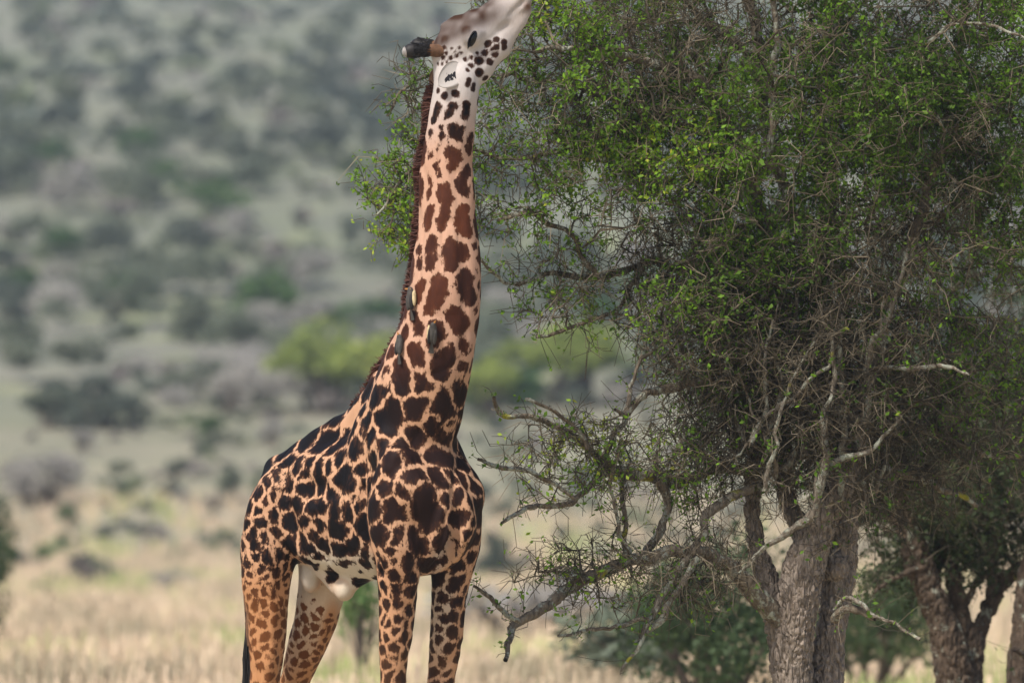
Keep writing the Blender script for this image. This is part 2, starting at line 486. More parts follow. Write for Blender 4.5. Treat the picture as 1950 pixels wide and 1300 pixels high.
def shrub(name, px, py_base, wpx, hpx, kind, label, group=None, base=None, var=0, d=None):
    """a bush that stands on the ground where the given line of sight meets it"""
    b = ground_hit(px, py_base) if d is None else np.append(P(px, py_base, d)[:2], 0)
    b[2] = H(b[0], b[1])
    k = np.linalg.norm(b - CAM) / FPX
    crown, stem = PROTO[kind][var % 4]
    root = empty(name, b)
    rz = random.random() * 6.28
    for nm, me in (('crown', crown), ('stems', stem)):
        o = bpy.data.objects.new(nm, me); col.objects.link(o); o.parent = root
        o.scale = (wpx * k, wpx * k, hpx * k); o.rotation_euler = (0, 0, rz)
    tag(root, label, 'tree' if 'tree' in name else 'shrub', group)
    return root

named = [
 # px, py_base, w, h, kind, name, label
 (185, 815, 280, 150, 'mound', 'round_bush', 'broad dark green bush standing alone on the pale slope left of the giraffe'),
 (90, 815, 150, 100, 'grey', 'bush', 'grey green bush touching the side of the broad dark bush'),
 (365, 655, 95, 115, 'dark', 'small_tree', 'small dark round-headed tree with bare trunk on the middle of the slope'),
 (455, 660, 100, 70, 'grey', 'bush', 'low grey green bush beside the small dark round-headed tree'),
 (540, 595, 75, 75, 'dark', 'bush', 'compact dark bush uphill from the yellow green tree'),
 (610, 785, 290, 215, 'yellow', 'leafy_tree', 'yellow green leafy tree behind the giraffe shoulder'),
 (735, 790, 300, 215, 'yellow', 'leafy_tree', 'yellow green leafy tree partly hidden by the giraffe neck base'),
 (935, 800, 170, 150, 'yellow', 'leafy_tree', 'yellow green leafy tree just past the front of the giraffe neck'),
 (1080, 770, 380, 190, 'yellow', 'leafy_tree', 'wide yellow green tree behind the hanging acacia twigs'),
 (85, 965, 230, 150, 'dry', 'dry_bush', 'large pale grey leafless bush low on the slope'),
 (150, 860, 90, 60, 'dry', 'dry_bush', 'small pale dry bush just uphill from the large leafless one'),
 (245, 590, 200, 110, 'grey', 'bush', 'wide grey green thicket uphill from the broad dark bush'),
 (15, 645, 80, 140, 'dark', 'small_tree', 'dark upright tree left of the grey thicket'),
 (570, 435, 60, 45, 'dark', 'bush', 'little dark bush alone on the open grassy hillside'),
 (705, 290, 50, 70, 'dark', 'small_tree', 'small dark blue green tree uphill beside the acacia leaf tips'),
 (440, 790, 130, 150, 'dry', 'dry_bush', 'tall grey brown leafless bush between dark bush and yellow tree'),
 (335, 915, 60, 60, 'dark', 'bush', 'small dark knobbly shrub on the lower pale slope'),
 (225, 960, 60, 70, 'grey', 'bush', 'small grey shrub on thin stem on the lower pale slope'),
 (130, 1005, 55, 65, 'green', 'bush', 'small green shrub beside the large pale leafless bush'),
 (200, 1040, 60, 50, 'dark', 'bush', 'squat dark shrub at the foot of the slope'),
 (150, 1110, 50, 60, 'grey', 'bush', 'grey green shrub at the edge of the golden grass'),
 (80, 1085, 50, 65, 'green', 'bush', 'narrow green shrub at the edge of the golden grass'),
 (320, 1130, 150, 60, 'dry', 'dry_bush', 'low sprawl of grey dry brush behind the golden grass'),
 (440, 960, 70, 90, 'grey', 'bush', 'grey shrub just behind the giraffe rump'),
 (935, 1120, 120, 160, 'mound', 'round_bush', 'dark bush behind the giraffe chest'),
 (400, 850, 60, 80, 'green', 'bush', 'upright green shrub downhill from the tall leafless bush'),
 (520, 850, 80, 70, 'dry', 'dry_bush', 'grey dry bush behind the giraffe back'),
]
for i, (px, pb, w, h, kd, nm, lb) in enumerate(named):
    shrub(nm, px, pb, w, h, kd, lb, var=i)

# bushes standing nearer, on the plain behind the giraffe and the acacia
def near_bush(name, px, Y, wm, hm, kind, label, var):
    b = P(px, 1250, Y); b[2] = H(b[0], b[1])
    crown, stem = PROTO[kind][var % 4]
    root = empty(name, b)
    for nm, me in (('crown', crown), ('stems', stem)):
        o = bpy.data.objects.new(nm, me); col.objects.link(o); o.parent = root
        o.scale = (wm, wm, hm); o.rotation_euler = (0, 0, var * 1.1)
    tag(root, label, 'shrub')

# scattered hillside scrub: those that show largest are things, the rest one mass
cand = []
r = np.random.default_rng(21)
tries = 0
while len(cand) < 4600:
    tries += 1
    px = r.uniform(-750, 2700); py = 1150 - 1280 * r.random() ** 0.85
    patch = float(vnoise(np.array([px / 210.0, py / 95.0, 0.3]), 9))
    lim = 0.42 + 0.5 * np.clip((760 - py) / 500, -0.35, 1) + 0.5 * patch
    if 395 < py < 470: lim -= 0.35
    if py > 830: lim = 0.42 + 0.3 * patch
    if r.random() > lim: continue
    cand.append((px, py, patch))
shr = []
for px, py, patch in cand:
    b = ground_hit(px, py); D = np.linalg.norm(b - CAM); k = D / FPX
    w = 0.9 + 3.2 * r.random() ** 2.2 if py < 800 else r.uniform(0.4, 1.2)
    u = r.random()
    if py < 400: kd = 'dark' if u < 0.26 + 0.3 * patch else ('grey' if u < 0.78 else ('dry' if u < 0.9 else 'green'))
    else: kd = 'dark' if u < 0.14 else ('grey' if u < 0.62 else ('dry' if u < 0.88 else 'green'))
    shr.append(((w / k) * (1 if -60 < px < 2010 else 0.01), b, w, w * r.uniform(0.55, 0.95), kd))
shr.sort(key=lambda q: -q[0])
LAB = {'dark': ('hillside_bush', 'dark green bush scattered in the scrub on the hazy hillside', 'dark bushes scattered over the hillside'),
       'grey': ('scrub_bush', 'grey green scrub bush dotted over the hazy hillside', 'grey green bushes scattered over the hillside'),
       'dry': ('dry_scrub_bush', 'pale brown leafless scrub bush dotted over the hazy hillside', 'leafless bushes scattered over the hillside'),
       'green': ('green_scrub_bush', 'mid green scrub bush dotted over the hazy hillside', 'mid green bushes scattered over the hillside')}
for i, (_, b, w, h, kd) in enumerate(shr[:280]):
    nm, lb, gr = LAB[kd]
    pyb = project(b)[1]
    zone = ('high on the hazy hillside' if pyb < 330 else 'midway up the hazy hillside' if pyb < 640 else 'low on the hillside' if pyb < 850 else 'on the pale grass at the foot of the hill')
    size = 'large' if w > 2.6 else 'small' if w < 1.5 else 'medium-sized'
    lb = size + ' ' + {'dark': 'dark green bush', 'grey': 'grey green bush', 'dry': 'pale brown leafless bush', 'green': 'mid green bush'}[kd] + ' ' + zone
    gr = lb.replace('bush', 'bushes')
    crown, stem = PROTO[kd][i % 4]
    o = bpy.data.objects.new(nm, crown); col.objects.link(o)
    o.location = b; o.scale = (w, w, h); o.rotation_euler = (0, 0, r.random() * 6.28)
    tag(o, lb, 'shrub', gr)
vs, ts = [], []
for i, (_, b, w, h, kd) in enumerate(shr[280:]):
    lumps = bush_lumps(r, 6, 0.9)
    far_out = _ < 3
    v, t = leaf_cloud(r, 45 if far_out else 90, lumps, 0.30 if far_out else 0.22)
    v[:, 2] = np.maximum(v[:, 2], 0); vs.append(v * [w, w, h] + b)
    ts.append(np.clip(t * 0.12 + {'dark': 0.0, 'grey': 0.22, 'dry': 0.62, 'green': 0.42}[kd] + 0.18 * r.random(), 0, 1))
vs = np.concatenate(vs)
o = link('distant_scrub', mesh_np('distant_scrub', vs, np.arange(len(vs)).reshape(-1, 4), M['scrub'], False, {'tint': np.concatenate(ts)}))
tag(o, 'small distant scrub blending together across the hazy hillside', 'scrub', kind='stuff')

# pale boulder on the hillside
def boulder():
    b = ground_hit(365, 362); k = np.linalg.norm(b - CAM) / FPX
    S = Sdf((-0.9, -0.7, -0.4), (0.9, 0.7, 0.9), 0.08)
    E = np.eye(3)
    S.ell((0.1, 0, 0.1), E, (0.55, 0.4, 0.35), 0.1); S.ell((-0.25, 0.05, 0.35), E, (0.3, 0.3, 0.35), 0.1)
    V, Fq = S.mesh(); V = V + 0.06 * vnoise(V * 3)[:, None] * vert_normals(V, Fq)
    m = NT('pale_rock'); m.color(m.ramp(m.noise(m.coord(), 4), [(0.3, (0.32, 0.31, 0.29)), (0.7, (0.5, 0.48, 0.45))]))
    o = link('boulder', mesh_np('boulder', V * 30 * k, Fq, m.m)); o.location = b
    tag(o, 'pale boulder lying among dark bushes on the upper hillside', 'boulder')
boulder()

near_bush('bush', 688, 30, 0.9, 2.0, 'bright', 'small bright green shrub seen between the giraffe hind and front legs', 1)
near_bush('bush', 1370, 16, 2.2, 2.25, 'near', 'dark green bush behind the acacia trunk and its lowest bough', 2)
near_bush('bush', 1230, 26, 2.4, 1.5, 'grey', 'grey green bush further behind the lowest acacia bough', 3)
near_bush('bush', 1670, 26, 2.0, 2.1, 'near', 'dark low bush between the acacia trunk and the forked tree', 0)
near_bush('dry_brush', 985, 60, 3.4, 1.45, 'dry', 'low tangle of grey dry brush behind the giraffe front legs', 1)
near_bush('dry_brush', 1110, 72, 3.2, 1.2, 'dry', 'low grey dry brush under the tip of the lowest acacia bough', 3)
near_bush('bush', -40, 45, 1.3, 2.9, 'near', 'dark leafy bush cut by the left edge of the picture', 2)

# ------------------------------------------------------------------ trees
def grow(root, name, limbs, blobs, natt, trunk_segs, mats, seed, leaf_size, leaf_rule, spray=(5, 8), bark_disp=0.026, lo=None, hi=None, h=0.0105, far=False):
    """limbs: lists of (px,py,Y,r_px, dead?) polylines; blobs: crown volumes ((px,py,Y),(rx,ry,rz),weight)"""
    r = np.random.default_rng(seed)
    # trunk: fused stems as one surface with bark plates
    S = Sdf(lo, hi, h)
    for pts in trunk_segs:
        q = smooth_path([np.append(P(a, b, Y), rp * (Y + 40) / FPX) for a, b, Y, rp in pts], 0.12)
        for a, b in zip(q[:-1], q[1:]): S.seg(a[:3], a[3], b[:3], b[3], 0.035)
    V, Fq = S.mesh(); V = relax(V, Fq, 2)
    N = vert_normals(V, Fq)
    st = np.array([1, 1, 0.33])
    W = V * st + 0.02 * np.stack([vnoise(V * 9, 1), vnoise(V * 9, 2), vnoise(V * 9, 3)], 1)
    pick = r.choice(len(V), min(len(V), 4200 if not far else 1200), replace=False)
    kd = kdtree.KDTree(len(pick))
    for i, p in enumerate(pick): kd.insert(V[p] * st, i)
    kd.balance()
    e = np.array([(lambda f: f[1][2] - f[0][2])(kd.find_n(w, 2)) for w in W])
    plate = np.clip(e / 0.011, 0, 1) ** 0.6
    V = V + N * ((plate - 0.75) * bark_disp + 0.006 * vnoise(V * [30, 30, 12]))[:, None] + N * 0.02 * vnoise(V * [5, 5, 2.5], 4)[:, None]
    link('trunk', mesh_np('trunk', V, Fq, mats['bark']), root)
    # hand-laid boughs
    nodes, par = [], []
    allp = []
    for L in limbs:
        mt = mats['branch']; pts = L
        if isinstance(L, tuple): pts, mt = [(a, b, c_, d_ * 0.78) for a, b, c_, d_ in L[0]], L[1]
        q = smooth_path([np.append(P(a, b, Y), rp * (Y + 40) / FPX) for a, b, Y, rp in pts], 0.035)
        jit = np.stack([vnoise(q[:, :3] * 9, 31 + k) * 0.020 + vnoise(q[:, :3] * 23, 35 + k) * 0.010 for k in range(3)], 1)
        jit[0] *= 0.2
        q[:, :3] += jit
        rr = q[:, 3] * (1 + 0.18 * vnoise(q[:, :3] * 22, 8))
        v, f = tube(q[:, :3], rr, 9)
        v = v + 0.0035 * np.stack([vnoise(v * 45, k) for k in range(3)], 1)
        link('branch', mesh_np('branch', v, f, mt), root)
        allp.append(q)
    for pts in trunk_segs:
        q = smooth_path([np.append(P(a, b, Y), rp * (Y + 40) / FPX) for a, b, Y, rp in pts], 0.1)
        allp.append(q[len(q) // 2:])
    for q in allp:
        for p in q[::3]: nodes.append(p[:3]); par.append(-1)
    nfix = len(nodes)
    # crown: branchlets grow from the boughs towards points spread through the crown
    att = []; wts = np.array([b[2] for b in blobs], float); wts /= wts.sum()
    for c, rad, w in [(P(*b[0]), np.array(b[1]), b[2]) for b in blobs]: att.append((c, rad))
    pts = []
    ks = r.choice(len(blobs), natt, p=wts)
    for k in ks:
        d = r.standard_normal(3); d /= np.linalg.norm(d)
        pts.append(att[k][0] + d * att[k][1] * r.random() ** 0.42)
    pts = np.array(pts); pts = pts[pts[:, 2] > 0.9]
    A = np.array(nodes)
    d0 = np.concatenate([np.linalg.norm(pts[i:i + 500, None] - A[None], axis=2).min(1) for i in range(0, len(pts), 500)])
    pts = pts[np.argsort(d0)]
    paths = []
    node_arr = np.zeros((len(nodes) + len(pts) * 30, 3)); node_arr[:nfix] = A; nn = nfix
    parent = np.full(len(node_arr), -1); load = np.zeros(len(node_arr))
    kd = None; built = 0; ends = []
    for ip, p in enumerate(pts):
        if kd is None or nn - built > 700:
            kd = kdtree.KDTree(nn)
            for i in range(nn): kd.insert(node_arr[i], i)
            kd.balance(); built = nn
        _, i0, dd = kd.find(p)
        if nn > built:
            dl = np.linalg.norm(node_arr[built:nn] - p, axis=1); j = dl.argmin()
            if dl[j] < dd: i0, dd = built + j, dl[j]
        a = node_arr[i0]; k = max(1, min(28, int(dd / 0.09)))
        side = r.standard_normal(3) * 0.16 * dd
        tt = (np.arange(1, k + 1) / k)[:, None]
        q = a + (p - a) * tt + side * (4 * tt * (1 - tt)) + r.standard_normal((k, 3)) * 0.018
        prev = i0; path = [i0]
        for w in q:
            node_arr[nn] = w; parent[nn] = prev; prev = nn; path.append(nn); nn += 1
        paths.append(path); ends.append((prev, (q[-1] - (q[-2] if k > 1 else a))))
    for pth in paths:      # pipe model: thickness follows how many tips hang on a node
        i = pth[-1]
        while i >= 0:
            load[i] += 1; i = parent[i]
    g = Geo()
    for pth in paths:
        pp = node_arr[pth]; ld = load[pth].copy(); ld[0] = ld[1] if len(ld) > 1 else ld[0]
        ld = np.minimum(ld, ld[1] if len(ld) > 1 else ld[0])
        rad = 0.0019 * np.maximum(ld, 1) ** 0.46 + 0.0008
        g.add(*tube(pp, rad, 4 if ld[0] < 6 else 6), np.clip(0.45 + 0.22 * r.standard_normal(), 0, 1))
    # twig sprays and leaves
    lp, lt, lz = [], [], []
    tw_a, tw_b, tw_w = [], [], []
    for q in allp[:len(limbs)]:           # spurs and thorns along the boughs
        for p in q[2:]:
            if p[3] > 0.045 or r.random() < 0.25: continue
            for _ in range(r.integers(1, 3)):
                v = r.standard_normal(3) + np.array([0, 0, 0.55]); v /= np.linalg.norm(v)
                L = 0.03 + 0.22 * r.random() ** 2.2
                b0 = p[:3]; m = b0 + v * (L * 0.5 + p[3]); e_ = b0 + v * (L + p[3]) + r.standard_normal(3) * 0.025
                tw_a += [b0, m]; tw_b += [m, e_]; t_ = np.clip(0.4 + 0.25 * r.standard_normal(), 0, 1); tw_w += [t_, t_]
                if r.random() < 0.5:
                    c = m + (e_ - m) * r.random()
                    for _k in range(4): lp.append(c + r.standard_normal(3) * leaf_size * 0.6); lt.append(0.55 + 0.15 * r.standard_normal())
    for (i, d) in ends:
        p = node_arr[i]; d = d / (np.linalg.norm(d) + 1e-9)
        nl, tint = leaf_rule(p, r)
        for _ in range(r.integers(*spray)):
            v = d * 0.5 + r.standard_normal(3) * 0.75 + np.array([0, 0, -0.05]); v /= np.linalg.norm(v)
            L = r.uniform(0.06, 0.24)
            b0 = p - d * r.uniform(0, 0.09)
            m = b0 + v * L * 0.5 + r.standard_normal(3) * 0.16 * L; e_ = b0 + v * L + r.standard_normal(3) * 0.12 * L + np.array([0, 0, -0.12 * L])
            tw_a += [b0, m]; tw_b += [m, e_]; t_ = np.clip(0.5 + 0.28 * r.standard_normal(), 0, 1); tw_w += [t_, t_]
            for q in range(nl):
                if r.random() < 0.2: continue
                c = b0 + (e_ - b0) * r.uniform(0.25, 1.05)
                for _k in range(3):
                    lp.append(c + r.standard_normal(3) * leaf_size * 0.6); lt.append(tint + 0.13 * r.standard_normal())
    a, b = np.array(tw_a), np.array(tw_b)
    t = b - a; t /= np.linalg.norm(t, axis=1)[:, None]
    s1 = np.cross(t, [0.3, 0.5, 0.8]); s1 /= np.linalg.norm(s1, axis=1)[:, None]; s2 = np.cross(t, s1)
    rad = 0.0029
    ring = [s1, -0.5 * s1 + 0.87 * s2, -0.5 * s1 - 0.87 * s2]
    vv = np.stack([a + q * rad for q in ring] + [b + q * rad * 0.6 for q in ring], 1)
    n = len(a); base = np.arange(n)[:, None] * 6
    ff = np.concatenate([base + np.array(x) for x in ([0, 1, 4, 3], [1, 2, 5, 4], [2, 0, 3, 5])])
    g.add(vv.reshape(-1, 3), ff, np.repeat(tw_w, 6))
    o = link('twigs', g.mesh('twigs', mats['twig'], True), root); o['kind'] = 'stuff'
    lp = np.array(lp)
    v = leaf_quads(r, lp, leaf_size, 0.6)
    o = link('foliage', mesh_np('foliage', v, np.arange(len(v)).reshape(-1, 4), mats['leaf'], False,
                                {'tint': np.repeat(np.clip(lt, 0, 1), 4)}), root); o['kind'] = 'stuff'
    print(name, 'tips', len(ends), 'leaves', len(lp), 'twigs', n, 'nodes', nn)

TY = 1.5
def li(*p, Y0=TY, Y1=None):
    """bough through image points; depth runs evenly from Y0 to Y1"""
    n = len(p); Y1 = Y0 if Y1 is None else Y1
    return [(a, b, Y0 + (Y1 - Y0) * i / (n - 1), rr) for i, (a, b, rr) in enumerate(p)]

trunk_segs = [
 li((1530, 1640, 80), (1522, 1450, 46), (1512, 1300, 33), (1516, 1200, 34), (1530, 1090, 36), (1562, 1000, 27), (1600, 920, 23), (1632, 830, 18), (1645, 740, 13), Y0=1.45, Y1=1.3),
 li((1560, 1640, 75), (1568, 1450, 38), (1574, 1300, 28), (1586, 1200, 27), (1598, 1100, 28), (1604, 1000, 28), (1600, 900, 21), (1572, 800, 16), (1560, 700, 12), Y0=1.6, Y1=1.8),
 li((1505, 1300, 30), (1490, 1200, 26), (1468, 1130, 24), (1446, 1060, 19), (1432, 970, 16), (1440, 870, 14), (1452, 770, 12), (1460, 680, 11), Y0=1.5, Y1=1.6),
 li((1590, 1080, 24), (1545, 1040, 22), (1500, 950, 18), (1490, 850, 15), (1475, 740, 12), Y0=1.6, Y1=2.0),
]
D = M['dead']
limbs = [
 li((1485, 1175, 22), (1420, 1110, 18), (1370, 1070, 14), (1310, 1048, 12), (1220, 1065, 12), (1150, 1085, 12), (1080, 1125, 12), (1030, 1155, 10), (985, 1185, 9), (970, 1220, 6), (962, 1255, 4), Y0=1.4, Y1=0.1),
 li((988, 1182, 5), (940, 1145, 4.5), (905, 1110, 3), Y0=0.15, Y1=0.05),
 (li((1448, 925, 10), (1400, 945, 12), (1350, 978, 11), (1345, 1010, 9), (1315, 1047, 9), Y0=1.3, Y1=1.0), D),
 li((1445, 900, 10), (1360, 895, 10), (1290, 920, 11), (1250, 910, 12), (1190, 895, 11), (1150, 880, 8), (1120, 850, 7), (1080, 825, 6), (1035, 800, 6), (990, 788, 5), (950, 785, 5), (943, 752, 3), Y0=1.5, Y1=0.3),
 li((1190, 895, 8), (1140, 905, 7), (1120, 930, 5), (1090, 955, 6), (1040, 965, 5), (1000, 970, 5), (960, 1000, 3), Y0=0.9, Y1=0.2),
 li((1095, 950, 4), (1050, 920, 4), (1020, 905, 5), (980, 890, 4), (940, 885, 4), (905, 876, 3), Y0=0.4, Y1=0.1),
 li((1255, 915, 10), (1275, 955, 9), (1262, 1005, 8), (1230, 1060, 8), Y0=1.1, Y1=1.0),
 (li((1315, 1055, 9), (1262, 1130, 8), (1238, 1180, 8), (1215, 1230, 5), (1180, 1275, 3), Y0=1.0, Y1=0.7), D),
 (li((1330, 1060, 8), (1280, 1140, 8), (1252, 1190, 9), (1205, 1225, 3), Y0=1.0, Y1=0.8), D),
 li((1235, 1180, 5), (1190, 1190, 4), (1140, 1200, 4), (1062, 1212, 3), Y0=0.8, Y1=0.5),
 li((1170, 780, 3), (1195, 785, 6), (1230, 745, 8), (1290, 735, 9), (1360, 720, 9), (1440, 740, 9), Y0=0.7, Y1=1.4),
 li((1150, 885, 6), (1165, 840, 5), (1190, 800, 5), (1200, 740, 4), (1220, 680, 3), Y0=0.8, Y1=0.9),
 li((1118, 855, 5), (1090, 810, 4), (1050, 780, 4), (1000, 760, 3), Y0=0.6, Y1=0.4),
 li((1190, 1060, 7), (1190, 1000, 5), (1180, 940, 5), (1185, 900, 5), Y0=0.8, Y1=0.9),
 li((1200, 1060, 5), (1175, 1000, 3.5), (1165, 920, 3.5), (1180, 850, 3), Y0=0.8, Y1=0.6),
 # broken stub and bleached arch on the right stem
 (li((1590, 1180, 14), (1605, 1166, 11), (1640, 1163, 10), (1668, 1178, 7), Y0=1.2, Y1=1.0), M['branch']),
 (li((1588, 1160, 5), (1612, 1141, 5), (1640, 1150, 5), (1682, 1182, 5), (1755, 1215, 3.5), Y0=1.2, Y1=0.8), D),
 (li((1408, 1090, 3.5), (1460, 1040, 7), (1512, 1010, 9), (1550, 978, 12), (1562, 900, 10), (1600, 875, 8), (1660, 850, 6), (1720, 790, 3), Y0=1.1, Y1=1.0), D),
 (li((1550, 975, 10), (1560, 930, 11), (1575, 870, 9), (1570, 800, 7), (1590, 720, 6), (1585, 640, 4), Y0=1.05, Y1=0.9), D),
 (li((1600, 950, 8), (1605, 850, 8), (1600, 760, 7), (1598, 660, 6), (1602, 600, 4), Y0=1.2, Y1=1.0), D),
 (li((1630, 860, 9), (1655, 760, 9), (1650, 690, 8), (1690, 600, 8), (1705, 540, 6), (1730, 480, 4), Y0=1.2, Y1=1.0), D),
 (li((1650, 700, 5), (1720, 700, 6), (1800, 698, 5), (1850, 715, 3), Y0=1.2, Y1=0.9), D),
 (li((1400, 870, 3), (1450, 800, 5), (1520, 745, 6), (1590, 690, 4), Y0=1.0, Y1=0.9), D),
 # upright stems and high limbs inside the crown
 li((1440, 880, 14), (1435, 780, 13), (1420, 660, 12), (1405, 560, 11), (1410, 430, 10), Y0=1.6, Y1=1.9),
 li((1475, 760, 13), (1478, 640, 14), (1470, 500, 15), (1440, 380, 17), (1400, 260, 17), (1340, 165, 14), (1270, 130, 10), (1180, 110, 7), (1080, 90, 5), (1010, 100, 3), Y0=1.9, Y1=0.3),
 li((1400, 260, 12), (1330, 250, 9), (1250, 230, 8), (1150, 250, 6), (1060, 290, 5), (960, 300, 4), (860, 280, 4), (780, 330, 3), (715, 410, 2.5), Y0=1.3, Y1=0.8),
 li((1250, 230, 6), (1150, 180, 5), (1020, 150, 5), (900, 140, 4), (790, 150, 3), (740, 220, 2.5), Y0=1.1, Y1=0.9),
 (li((1462, 330, 10), (1470, 250, 9), (1476, 150, 8), (1474, 0, 8), (1480, -200, 6), Y0=0.9, Y1=0.9), M['branch']),
 li((1560, 720, 15), (1560, 550, 16), (1575, 400, 18), (1570, 200, 20), (1590, 0, 18), (1610, -250, 13), (1600, -500, 8), Y0=1.8, Y1=2.0),
 li((1560, 550, 12), (1500, 380, 12), (1450, 200, 12), (1440, 50, 11), (1380, -100, 9), (1300, -250, 6), Y0=1.8, Y1=1.6),
 li((1440, 110, 9), (1380, 70, 8), (1330, 30, 7), (1280, -40, 5), (1180, -120, 4), Y0=1.6, Y1=0.9),
 li((1650, 740, 12), (1690, 600, 11), (1740, 440, 11), (1800, 250, 10), (1830, 50, 9), (1870, -200, 6), Y0=1.3, Y1=1.6),
 li((1740, 440, 9), (1830, 380, 8), (1920, 300, 6), (2020, 200, 5), Y0=1.5, Y1=1.8),
 li((1405, 560, 9), (1320, 520, 8), (1230, 500, 7), (1140, 530, 6), (1050, 520, 5), (970, 540, 4), (915, 500, 3), Y0=1.9, Y1=1.0),
 li((1140, 530, 5), (1090, 460, 5), (1020, 410, 4.5), (950, 420, 4), Y0=1.2, Y1=1.0),
 li((1230, 500, 5), (1170, 590, 4), (1100, 620, 4), (1020, 640, 3), Y0=1.4, Y1=1.2),
 li((1800, 250, 4), (1740, 150, 3.5), (1790, 60, 3), (1880, 45, 3), (1960, 80, 2), Y0=1.0, Y1=0.5),
 li((1640, 860, 12), (1720, 810, 9), (1800, 830, 7), (1900, 870, 5), (1980, 860, 4), Y0=1.6, Y1=2.4),
 li((1608, 920, 12), (1700, 900, 9), (1780, 925, 7), (1860, 960, 5), Y0=1.6, Y1=2.0),
]
blobs = [
 ((1520, 150, 1.6), (1.6, 1.5, 1.65), 8.0),
 ((1500, -420, 1.6), (2.4, 2.0, 1.2), 4.0),
 ((1120, 70, 0.8), (0.85, 0.6, 0.75), 2.2),
 ((1230, 300, 0.9), (0.75, 0.5, 0.55), 1.1),
 ((800, 170, 1.0), (0.34, 0.25, 0.28), 0.36),
 ((800, 330, 0.9), (0.38, 0.25, 0.33), 0.42),
 ((770, 430, 0.9), (0.22, 0.2, 0.2), 0.14),
 ((960, 330, 1.0), (0.42, 0.3, 0.5), 0.36),
 ((1080, 520, 1.2), (0.62, 0.35, 0.5), 0.42),
 ((1350, 580, 1.2), (0.55, 0.7, 0.65), 2.6),
 ((1560, 640, 1.4), (0.8, 0.8, 0.9), 4.0),
 ((1530, 800, 1.4), (0.75, 0.6, 0.55), 2.6),
 ((1700, 900, 2.0), (0.6, 0.5, 0.4), 1.0),
 ((1840, 280, 1.6), (1.0, 1.0, 1.3), 3.6),
 ((1780, 760, 2.0), (0.85, 0.7, 0.65), 2.2),
 ((1330, 850, 1.3), (0.4, 0.4, 0.4), 0.9),
 ((1130, 870, 0.8), (0.6, 0.3, 0.3), 0.5),
 ((1130, 1090, 0.7), (0.55, 0.25, 0.25), 0.34),
 ((1330, 1080, 1.1), (0.4, 0.3, 0.35), 0.5),
 ((1560, 950, 1.2), (0.5, 0.3, 0.4), 0.3),
]
_r = np.random.default_rng(55)
for _i in range(30):       # upright suckers crowding up through the fork
    x0 = _r.uniform(1400, 1720); y0 = _r.uniform(820, 960); x1 = x0 + _r.normal(0, 45); y1 = y0 - _r.uniform(200, 480); Ya = _r.uniform(0.9, 2.3)
    w0 = _r.uniform(3.0, 7.0)
    pts_ = [(x0, y0, Ya, w0)] + [(x0 + (x1 - x0) * t + _r.normal(0, 16), y0 + (y1 - y0) * t, Ya + _r.normal(0, 0.08), w0 * (1 - 0.6 * t)) for t in (0.3, 0.65, 1.0)]
    limbs.append(pts_ if _i % 3 else (pts_, D))
def acacia_leaf(p, r):
    px, py = project(p)
    z = p[2]
    dens = np.clip((z - 2.9 + 0.35 * np.clip(1.2 - p[0], 0, 1.6)) / 1.7, 0.17, 1.0)
    patch = 0.42 + 1.5 * vnoise(p * 2.1, 77)
    if z < 2.7: dens = min(dens, 0.08)
    n = int(dens * patch * 5.0 + r.random())
    tint = 0.50 + 0.22 * patch - 0.10 + 0.25 * vnoise(p * 1.9, 12) - 0.16 * np.clip((p[0] - 1.0) / 1.5, 0, 1) + 0.16 * np.clip((0.9 - p[0]) / 1.2, 0, 1)  # leaf tint: fresh growth, plus sun painted on the left, shade on the right
    return max(0, min(n, 6)), tint
acacia = empty('acacia_tree', P(1545, 1580, TY) * [1, 1, 0])
grow(acacia, 'acacia', limbs, blobs, 7300, trunk_segs, dict(bark=M['bark'], branch=M['branch'], twig=M['twig'], leaf=M['leaf']), 5, 0.027, acacia_leaf,
     lo=(1.3, 0.9, -0.15), hi=(2.6, 2.6, 3.2))
tag(acacia, 'large thorny acacia with furrowed double trunk that the giraffe browses on', 'tree')

# forked tree standing further back on the right
Y2 = 7.0
segs2 = [
 li((1845, 1700, 70), (1835, 1450, 44), (1822, 1300, 38), (1797, 1200, 31), (1765, 1110, 26), (1728, 1010, 21), (1700, 900, 15), Y0=Y2, Y1=Y2 - 0.3),
 li((1838, 1330, 30), (1850, 1250, 22), (1870, 1190, 17), (1895, 1130, 15), (1935, 1085, 14), (1990, 1060, 11), Y0=Y2, Y1=Y2 + 0.2),
 li((1855, 1240, 20), (1830, 1170, 17), (1815, 1100, 13), (1800, 1010, 10), Y0=Y2, Y1=Y2),
]
limbs2 = [
 li((1770, 1110, 16), (1800, 1020, 13), (1840, 930, 10), (1880, 850, 7), Y0=Y2, Y1=Y2 + .5),
 li((1895, 1130, 12), (1885, 1040, 10), (1900, 950, 8), (1930, 870, 6), Y0=Y2, Y1=Y2 + .3),
 li((1730, 1010, 12), (1680, 960, 9), (1640, 900, 7), Y0=Y2, Y1=Y2),
 li((1760, 1080, 7), (1700, 1100, 5), (1660, 1130, 4), Y0=Y2 - .3, Y1=Y2 - .5),
 li((1830, 1170, 7), (1860, 1110, 6), (1900, 1060, 5), Y0=Y2, Y1=Y2),
]
blobs2 = [((1800, 930, Y2), (0.9, 0.8, 0.5), 2.2), ((1950, 850, Y2 + .5), (1.2, 1, 0.9), 2.5), ((1700, 850, Y2 + .5), (0.8, 0.8, 0.6), 1.2),
          ((1870, 1050, Y2), (0.55, 0.5, 0.28), 0.6), ((1700, 1090, Y2), (0.3, 0.3, 0.25), 0.25), ((1900, 500, Y2 + 1), (1.6, 1.3, 1.2), 2.0)]
def dark_leaf(p, r):
    return int(2.2 + 1.6 * vnoise(p * 1.6, 7) + r.random()), 0.42 + 0.3 * vnoise(p * 2, 4)
